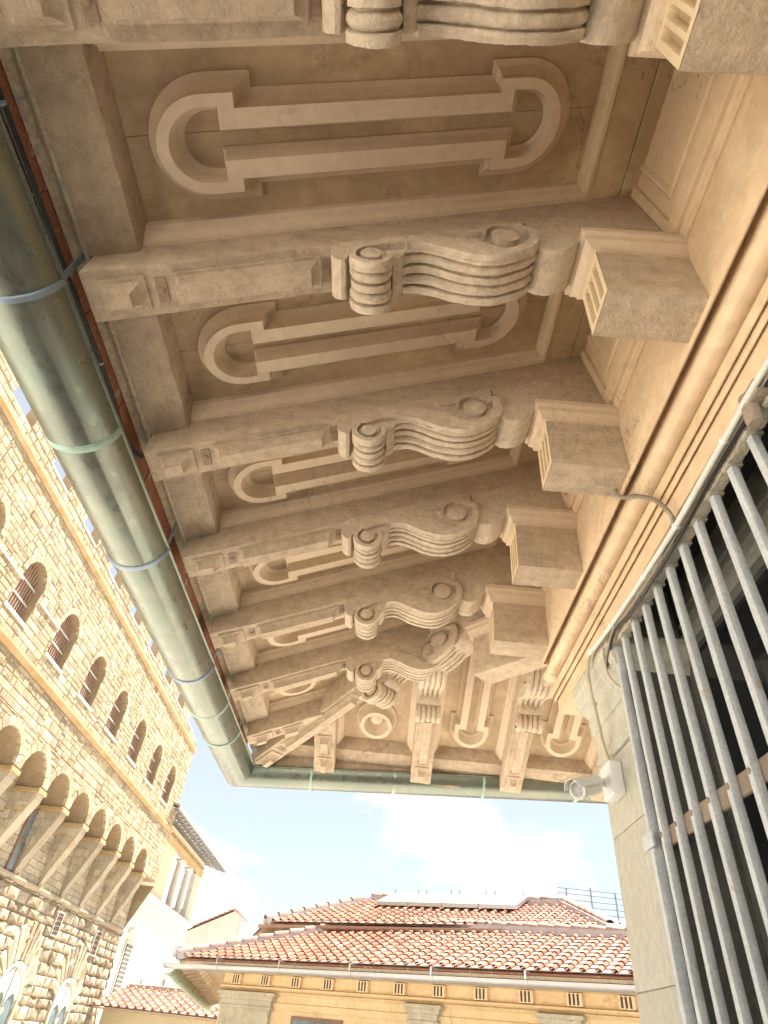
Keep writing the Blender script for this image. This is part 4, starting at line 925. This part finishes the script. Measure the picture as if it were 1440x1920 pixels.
# front eaves: terracotta fascia, gutter, soffit, brackets, frieze, pilasters
def along(a0, a1, h, prof, nm, mt, par=None, u=UA, nrm=NA, org=LA):
    q = lambda a, h_, z: (*(org + u * a + nrm * (h + h_)), z)
    me = MB().loft([[q(a, hh, z) for hh, z in prof] for a in (a0, a1)]).mesh(nm, 0, 1, 40)
    return (ob(nm, me, mt, HALL) if par is None else _ob(nm, me, mt, par))
along(-.05, LENA, 0, [(0, ZA - .06), (0, ZA - .032), (.5, ZA + .12), (.5, ZA + .09)], 'eave_tile_course', 'terra_edge')
along(.05, LENA, 0, [(.06, ZA - .12), (.06, ZA - .065), (.5, ZA + .08), (.5, ZA - .10)], 'eave_board', 'edge')
along(-.2, LENA, 0, [(-.14 + .11 * math.cos(a) , ZA - .16 + .11 * math.sin(a)) for a in [-PI * i / 10 for i in range(11)]] + [(-.14 + .10 * math.cos(a), ZA - .16 + .10 * math.sin(a)) for a in [-PI + PI * i / 10 for i in range(11)]], 'gutter', 'zinc')
for k in range(8):
    a = 1.7 + 2.0 * k
    along(a, a + .035, 0, [(-.262, ZA - .15), (-.262, ZA - .02), (.02, ZA - .02), (.02, ZA - .035), (-.25, ZA - .035), (-.25, ZA - .15)], 'gutter_bracket', 'alu')
    along(a - .01, a + .05, 0, [(-.14 + r * math.cos(t), ZA - .16 + r * math.sin(t)) for r, t in [(.118, -PI * i / 8) for i in range(9)] + [(.11, -PI + PI * i / 8) for i in range(9)]], 'gutter_joint', 'zinc')
OH = 1.0
along(.9, LENA, 0, [(.02, ZA - .14), (OH, ZA - .13), (OH, ZA - .20), (.04, ZA - .17)], 'soffit', 'ochre')
fz = along(.9, LENA, OH, [(-.10, ZA - .52), (-.06, ZA - .50), (-.12, ZA - .47), (-.12, ZA - .44), (-.04, ZA - .42), (-.04, ZA - .20), (.3, ZA - .20), (.3, -1.6), (.0, -1.6), (.0, ZA - .86), (-.03, ZA - .84), (-.03, ZA - .72), (-.0, ZA - .71), (0, ZA - .58), (-.06, ZA - .55)], 'frieze_wall', 'ochre')
for k in range(15):
    a = 1.25 + .98 * k
    b = along(a, a + .30, OH, [(-.13, ZA - .415), (-.13, ZA - .215), (-.041, ZA - .215), (-.041, ZA - .415)], 'fluted_block', 'frieze', fz)
    for j_ in range(3): along(a + .045 + .08 * j_, a + .085 + .08 * j_, OH, [(-.134, ZA - .40), (-.134, ZA - .23), (-.1305, ZA - .23), (-.1305, ZA - .40)], 'flute', 'dark', fz)  # dark strips laid on the block face, the flutes' shade as colour
for a, w_ in ((1.05, 1.6), (6.6, .62), (9.6, .62), (12.4, .62)):
    q = lambda x0, x1, h0, z0, z1: [(-h0, z0), (-h0, z1), (-.002, z1), (-.002, z0)]
    cpz = [(w_ / 2 + .16, ZA - .62, ZA - .555), (w_ / 2 + .10, ZA - .70, ZA - .621), (w_ / 2 + .04, ZA - .82, ZA - .701), (w_ / 2 + .08, ZA - .87, ZA - .821), (w_ / 2, -1.6, ZA - .871)]
    root = None
    for hw, z0, z1 in cpz:
        nm = 'pilaster' if z0 < -1 else 'capital_course'
        root = along(a + w_ / 2 - hw, a + w_ / 2 + hw, OH, [(-.10 - (hw - w_ / 2) * .6, z0), (-.10 - (hw - w_ / 2) * .6, z1), (-.0005, z1), (-.0005, z0)], nm, 'capital', fz)
for k in range(5):
    a = 3.3 + 2.9 * k
    if any(abs(a + .6 - c) < 1.0 for c in (6.9, 9.9, 12.7)): a += 1.1
    wv = along(a, a + 1.5, OH, [(-.022, -1.0), (-.022, ZA - .93), (-.001, ZA - .93), (-.001, -1.0)], 'window_frame', 'wood', fz)
    for s_ in (0, 1): along(a + .07 + s_ * .71, a + .72 + s_ * .71, OH, [(-.027, -.95), (-.027, ZA - .99), (-.0225, ZA - .99), (-.0225, -.95)], 'pane', 'glass2', fz)
# left eaves: green gutter running back, soffit with rafters and scroll brackets
ql = lambda a, m, z: (*(LA + WA * a + MA * m), z)
mb = MB(); SL = .022
gp = [(-.16 + .20 * math.cos(-PI * i / 12), -.17 + .20 * math.sin(-PI * i / 12)) for i in range(13)] + [(-.16 + .19 * math.cos(-PI + PI * i / 12), -.17 + .19 * math.sin(-PI + PI * i / 12)) for i in range(13)]
ob('side_gutter', MB().loft([[ql(a, m, ZA + z - SL * a) for m, z in gp] for a in (-.1, 15.5)]).mesh('side_gutter', 0, 1, 40), 'green_gutter', HALL)
for k in range(9):
    a = .5 + 1.75 * k
    ob('gutter_seam', MB().loft([[ql(aa, -.16 + r * math.cos(-PI * i / 10), ZA - .17 - SL * a + r * math.sin(-PI * i / 10)) for r, i in [(.208, i) for i in range(11)] + [(.199, i) for i in range(10, -1, -1)]] for aa in (a, a + .05)]).mesh('gutter_seam', 0, 1, 40), 'rail', HALL)
ob('side_soffit', MB().add([ql(.3, .05, ZA - .10), ql(15, .05, ZA - .10 - SL * 15), ql(15, 1.5, ZA + .30 - SL * 15), ql(1.2, 1.5, ZA + .30)], [(0, 1, 2, 3)]), 'panel', HALL)
ob('side_wall', MB().add([ql(1.2, 1.5, -1.6), ql(15, 1.5, -1.6), ql(15, 1.5, ZA + .3), ql(1.2, 1.5, ZA + .3)], [(0, 1, 2, 3)]), 'ochre', HALL)
for k in range(16):
    a = .7 + .88 * k; zo = -SL * a
    r_ = ob('side_rafter', MB().loft([[ql(aa, .02, ZA - .22 + zo), ql(aa, 1.5, ZA + .16 + zo), ql(aa, 1.5, ZA + .29 + zo), ql(aa, .02, ZA - .10 + zo)] for aa in (a, a + .22)]).mesh('side_rafter'), 'beam', HALL)
    sp_ = catmull([(.55, ZA - .10), (.60, ZA - .24), (.70, ZA - .22), (.80, ZA - .12), (.95, ZA - .14), (1.12, ZA - .24), (1.28, ZA - .16), (1.3, ZA + .05)], 3)
    _ob('scroll_bracket', MB().loft([[ql(aa, m, z + zo) for m, z in sp_] for aa in (a + .02, a + .20)]).mesh('scroll_bracket', 0, 1, 40), 'mould', r_)
# ------------------------------------------------------------------ rear hall on higher level, hipped tile roof
LB, ZB, TB, HB, LENB = Vector((-3.25, 22.2)), 2.60, .36, 3.12, 10.0
UB, NB = Vector((.86, -.51)), Vector((.51, .86)); LB = Vector((-3.15, 21.4)); WB = Vector((-.25, .968)); MBv = Vector((.968, .25))
REAR = at_base(thing('rear_hall', 'taller hall behind with red hipped tile roof and brown gutter', 'building'), (2, 23, -1.6))
apB = LB + UB * 1.78 + NB * HB; A2, H2 = 8.3, 2.43
B3 = lambda a, h, z: (*(LB + UB * a + NB * h), z)
ob('roof_deck', MB().add([B3(0, 0, ZB - .03), B3(LENB, 0, ZB - .03), B3(A2, H2, ZB + TB * H2 - .03), xy(apB, ZB + TB * HB - .03)], [(0, 1, 2, 3)]).add([xy(LB, ZB - .03), xy(apB, ZB + TB * HB - .03), xy(LB + WB * 8 + MBv * 3, ZB + TB * HB - .03), xy(LB + WB * 8, ZB - .03)], [(0, 1, 2, 3)])
   .add([B3(LENB, 0, ZB - .03), B3(LENB + 1, 5.5, ZB - .03), B3(A2, H2, ZB + TB * H2 - .03)], [(0, 1, 2)]), 'pan', REAR)
vb = Vector((NB.x, NB.y, TB)); cb = vb.length
def insB(a, b):
    h = b / cb; return h < HB - .05 - .106 * (a - 1.78) and a > h * .57 - .05 and a < LENB - .68 * h - .05
tiled(REAR, (*LB, ZB), (UB.x, UB.y, 0), vb, LENB, insB, .29, .27, 14, 300, 200, 12)
ridge(REAR, xy(LB, ZB + .02), xy(apB, ZB + TB * HB + .05)); ridge(REAR, xy(apB, ZB + TB * HB + .05), B3(A2, H2, ZB + TB * H2 + .05)); ridge(REAR, B3(A2, H2, ZB + TB * H2 + .05), B3(LENB, 0, ZB + .02))
ob('wall', MB().add([B3(.6, .6, -1.6), B3(LENB - .6, .6, -1.6), B3(LENB - .6, .6, ZB + .18), B3(.6, .6, ZB + .18)], [(0, 1, 2, 3)]).add([(*(LB + MBv * .6 + WB * .5), -1.6), (*(LB + MBv * .6 + WB * 7), -1.6), (*(LB + MBv * .6 + WB * 7), ZB + .18), (*(LB + MBv * .6 + WB * .5), ZB + .18)], [(0, 1, 2, 3)]), 'yellow', REAR)
gpb = [(-.10 + .09 * math.cos(-PI * i / 8), ZB - .09 + .09 * math.sin(-PI * i / 8)) for i in range(9)] + [(-.10 + .08 * math.cos(-PI + PI * i / 8), ZB - .09 + .08 * math.sin(-PI + PI * i / 8)) for i in range(9)]
ob('gutter', MB().loft([[B3(a, h, z) for h, z in gpb] for a in (-.1, LENB)]).mesh('gutter', 0, 1, 40), 'brown_gutter', REAR)
for k in range(9):
    a = .3 + .5 * k
    ob('rafter_end', MB().loft([[(*(LB + WB * aa + MBv * m), z) for m, z in ((.05, ZB - .14), (.62, ZB + .03), (.62, ZB + .14), (.05, ZB - .04))] for aa in (a, a + .1)]).mesh('rafter_end'), 'mould', REAR)
# ------------------------------------------------------------------ solar collectors on the rear roof
zt = ZB + TB * HB
for k, lb in enumerate(('leftmost pale glazed solar collector on the rear tile roof', 'second pale glazed solar collector from the left on the rear roof', 'third pale glazed solar collector from the left on the rear roof', 'rightmost pale glazed solar collector on the rear tile roof')):
    a0 = 2.65 + k * 1.17; h0_ = 1.85 - .11 * (a0 - 2.65); zb_ = ZB + TB * h0_ + .1
    t = at_base(thing('solar_collector', lb, 'solar panel', group='solar collectors on the rear roof'), B3(a0 + .8, h0_, zb_))
    q = lambda a, h, z, a0=a0, h0_=h0_, zb_=zb_: B3(a0 + a, h0_ + h - .11 * a, zb_ + z - .04 * a)
    tilt = .40
    ob('frame', MB().loft([[q(a, h, h * tilt + z) for h, z in ((0, 0), (1.05, 0), (1.05, .10), (0, .10))] for a in (0, 1.14)]).mesh('frame'), 'alu', t)
    ob('glass', MB().loft([[q(a, h, h * tilt + z) for h, z in ((.05, .102), (1.0, .102), (1.0, .106), (.05, .106))] for a in (.05, 1.09)]).mesh('glass'), 'panel_blue', t)
    for a in (.1, .98): ob('foot', MB().loft([[q(aa, h, z) for h, z in ((.95, -.2), (1.0, -.2), (1.0, .6), (.95, .6))] for aa in (a, a + .05)]).mesh('foot'), 'alu', t)
# ------------------------------------------------------------------ railing terrace and metal roof beyond
MET = at_base(thing('metal_roof_house', 'pale standing seam metal roof beyond the tile roofs at right', 'building'), (9.5, 27, -1.6))
ob('wall', MB().box((7.9, 27.2, -1.6), (16, 33, 4.18)), 'plaster', MET)
ob('roof_sheet', MB().loft([[(x, y_, z) for y_, z in ((26.9, 4.20), (33.2, 5.60), (33.2, 5.67), (26.9, 4.26))] for x in (7.7, 16.2)]).mesh('roof_sheet'), 'metal_roof', MET)
for k in range(14): ob('seam', MB().loft([[(x, y_, z) for y_, z in ((26.88, 4.255), (33.2, 5.665), (33.2, 5.72), (26.88, 4.31))] for x in (7.9 + .62 * k, 7.94 + .62 * k)]).mesh('seam'), 'alu', MET)
RL = at_base(thing('terrace_railing', 'thin metal terrace railing above the pale metal roof', 'railing'), (9.5, 31, 4.7))
for k in range(6):
    for dz in (0,):
        x = 8.25 + 1.05 * k; ob('post', MB().box((x - .025, 30.0, 4.85), (x + .025, 30.05, 6.05 + .12 * (k % 2))), 'rail', RL)
for z in (5.2, 5.42, 5.64, 5.86, 6.05): ob('rail', MB().box((7.9, 30.06, z - .016), (16, 30.1, z + .016)), 'rail', RL)
# ------------------------------------------------------------------ yellow house with tile roof, far left
UY = Vector((.93, -.36)).normalized(); NY = Vector((.36, .93)).normalized(); LY = Vector((-14.9, 43.2)); ZY = .62
YEL = at_base(thing('yellow_house', 'low pale yellow house with red tiled lean-to roof beside the palace', 'building'), (-10, 43, -1.6))
Y3 = lambda a, h, z: (*(LY + UY * a + NY * h), z)
ob('wall', MB().add([Y3(.3, .5, -1.6), Y3(14, .5, -1.6), Y3(14, .5, ZY + .1), Y3(.3, .5, ZY + .1)], [(0, 1, 2, 3)]), 'yellow', YEL)
ob('roof_deck', MB().add([Y3(0, 0, ZY - .03), Y3(14, 0, ZY - .03), Y3(14, 2.6, ZY + .98), Y3(0, 2.6, ZY + .98)], [(0, 1, 2, 3)]), 'pan', YEL)
tiled(YEL, (*LY, ZY), (UY.x, UY.y, 0), (NY.x, NY.y, .388), 14, lambda a, b: b < 2.7, .56, .42, 8, 200, 200, 13)
ridge(YEL, Y3(0, 2.6, ZY + 1.04), Y3(14, 2.6, ZY + 1.04), .14, True)
gy = [(-.08 + .08 * math.cos(-PI * i / 8), ZY - .06 + .08 * math.sin(-PI * i / 8)) for i in range(9)] + [(-.08 + .07 * math.cos(-PI + PI * i / 8), ZY - .06 + .07 * math.sin(-PI + PI * i / 8)) for i in range(9)]
ob('gutter', MB().loft([[Y3(a, h, z) for h, z in gy] for a in (-.1, 14)]).mesh('gutter', 0, 1, 40), 'brown_gutter', YEL)
# ------------------------------------------------------------------ white house with columned roof loggia
WH = at_base(thing('white_house', 'white house with columned rooftop loggia and deep grey eaves beside the palace', 'building'), (-16, 53, -1.6))
WX, Y0, Y1 = -15.3, 45.0, 61.0
ob('wall', MB().box((WX - 6, Y0, -1.6), (WX, Y1, 6.35)), 'plaster', WH)
ob('cornice', MB().prism([(0, 6.352), (.12, 6.352), (.2, 6.45), (.32, 6.52), (.32, 6.66), (0, 6.66)], Y0, Y1 + .2, lambda p, q, t: (WX + p, t, q)), 'pzsill', WH)
lg = [(Y0, 47.8), (50.9, 51.2), (59.8, Y1)]
for a_, b_ in (((WX - .5, 45.0, 6.662), (WX - .02, 51.5, 11.2)), ((WX - .5, 59.9, 6.662), (WX - .02, Y1, 11.2)), ((WX - .5, 51.501, 10.25), (WX - .02, 59.899, 11.2)), ((WX - 6, Y0 + .2, 6.662), (WX - 5.6, Y1 - 6, 11.2)), ((WX - 6, Y1 - .4, 6.662), (WX - .501, Y1 - .01, 7.6))):
    ob('loggia_wall', MB().box(a_, b_), 'pale', WH)
ob('architrave', MB().prism([(0, 10.05), (.06, 10.05), (.06, 10.30), (.12, 10.34), (.12, 10.5), (0, 10.5)], 48, Y1 + .1, lambda p, q, t: (WX - .015 + p, t, q)), 'pzochre', WH)
for yy in (54.3, 57.2):
    c = ob('column', MB().tube([(WX - .25, yy, 6.67), (WX - .25, yy, 6.75), (WX - .25, yy, 6.78), (WX - .25, yy, 8.2), (WX - .25, yy, 9.72), (WX - .25, yy, 9.78)], [.34, .34, .27, .27, .23, .23], 16).mesh('column', 0, 1, 40), 'pzsill', WH)
    _ob('capital', MB().box((WX - .53, yy - .28, 9.95), (WX + .03, yy + .28, 10.048)).tube([(WX - .25, yy, 9.775), (WX - .25, yy, 9.85), (WX - .25, yy, 9.949)], [.24, .30, .36], 16).mesh('capital'), 'pzsill', c)
ob('post', MB().box((WX - .45, 59.3, 6.662), (WX - .05, 59.85, 10.049)), 'pzsill', WH)
ob('eave_soffit', MB().add([(WX - 3, 43.5, 12.05), (WX + 1.7, 43.5, 11.0), (WX + 1.7, Y1 + 2.2, 11.0), (WX - 3, Y1 + 2.2, 12.05)], [(0, 1, 2, 3)]), 'grey_wood', WH)
ob('roof_tiles', MB().loft([[(WX - 3, y_, 12.30), (WX + 1.75, y_, 11.23), (WX + 1.75, y_, 11.10), (WX - 3, y_, 12.15)] for y_ in (43.5, Y1 + 2.2)]).mesh('roof_tiles'), 'pan', WH)
for k in range(21):
    y_ = 44 + .92 * k; ob('rafter', MB().loft([[(x, yy, z) for x, z in ((WX - .6, 11.38), (WX + 1.62, 10.86), (WX + 1.62, 11.02), (WX - .6, 11.54))] for yy in (y_, y_ + .16)]).mesh('rafter'), 'grey_wood', WH)
for x, z in ((WX + .55, 11.16), (WX + 1.25, 11.02)): ob('batten', MB().box((x, 43.5, z), (x + .1, Y1 + 2.1, z + .08)), 'pzsill', WH)
ob('gutter', MB().tube([(WX + 1.78, 43.4, 11.04), (WX + 1.78, Y1 + 2.3, 11.04)], .08, 10).mesh('gutter', 0, 1, 60), 'zinc', WH)
for k in range(26): ob('dentil', MB().box((WX - .01, 48.2 + .5 * k, 10.62), (WX + .14, 48.42 + .5 * k, 10.8)), 'pzochre', WH)
# windows of the white house
def hw_win(y_, z0, z1, w_, hood, grille=False):
    q = ob('window', MB().box((WX - .02, y_, z0), (WX + .006, y_ + w_, z1)), 'glass2' if not grille else 'dark', WH)
    mb = MB()
    for a, b, c, d in ((y_ - .15, y_, z0 - .1, z1 + .15), (y_ + w_, y_ + w_ + .15, z0 - .1, z1 + .15), (y_ + .001, y_ + w_ - .001, z1, z1 + .15)): mb.box((WX, a, c), (WX + .07, b, d))
    _ob('frame', mb.mesh('frame'), 'pzsill', q)
    if hood: _ob('hood', MB().prism([(0, z1 + .5), (.12, z1 + .5), (.2, z1 + .62), (.42, z1 + .72), (.42, z1 + .84), (0, z1 + .84)], y_ - .35, y_ + w_ + .35, lambda p, z, t: (WX + p, t, z)).mesh('hood'), 'pzsill', q)
    if grille:
        mb = MB()
        for k in range(1, 7): mb.box((WX + .08, y_ + w_ * k / 7 - .02, z0), (WX + .11, y_ + w_ * k / 7 + .02, z1))
        for k in range(1, 12): mb.box((WX + .111, y_, z0 + (z1 - z0) * k / 12 - .02), (WX + .14, y_ + w_, z0 + (z1 - z0) * k / 12 + .02))
        _ob('grille', mb.mesh('grille', weld=0), 'pzsill', q)
hw_win(46.6, 1.1, 3.75, 1.4, True, True); hw_win(51.6, 1.0, 2.3, .5, False); hw_win(57.3, 1.2, 2.75, .8, True)
# ------------------------------------------------------------------ gabled white house further back
GH = at_base(thing('gabled_house', 'white house with sloping tile roof rising behind the columned loggia', 'building'), (-15, 72, -1.6))
ob('wall', MB().prism([(-19, -1.6), (-12.6, -1.6), (-12.6, 8.6), (-13.4, 9.1), (-19, 6.4)], 70, 78, lambda p, q, t: (p, t, q)), 'plaster', GH)
tiled(GH, (-18.9, 69.6, 6.55), (0, 1, 0), (5.5, 0, 2.65), 8, lambda a, b: b < 6.1, .6, .5, 13, 120, 120, 14) if False else None
gu, gv = Vector((0, -1, 0)), Vector((5.5, 0, 2.66)).normalized()
tiled(GH, (-18.9, 78.2, 6.60), gu, gv, 8.6, lambda a, b: b < 6.1, .62, .5, 13, 120, 120, 14)
ob('downpipe', MB().tube([(-12.5, 69.9, 8.5), (-12.1, 69.9, -1.6)], .06, 8).mesh('downpipe'), 'zinc', GH)
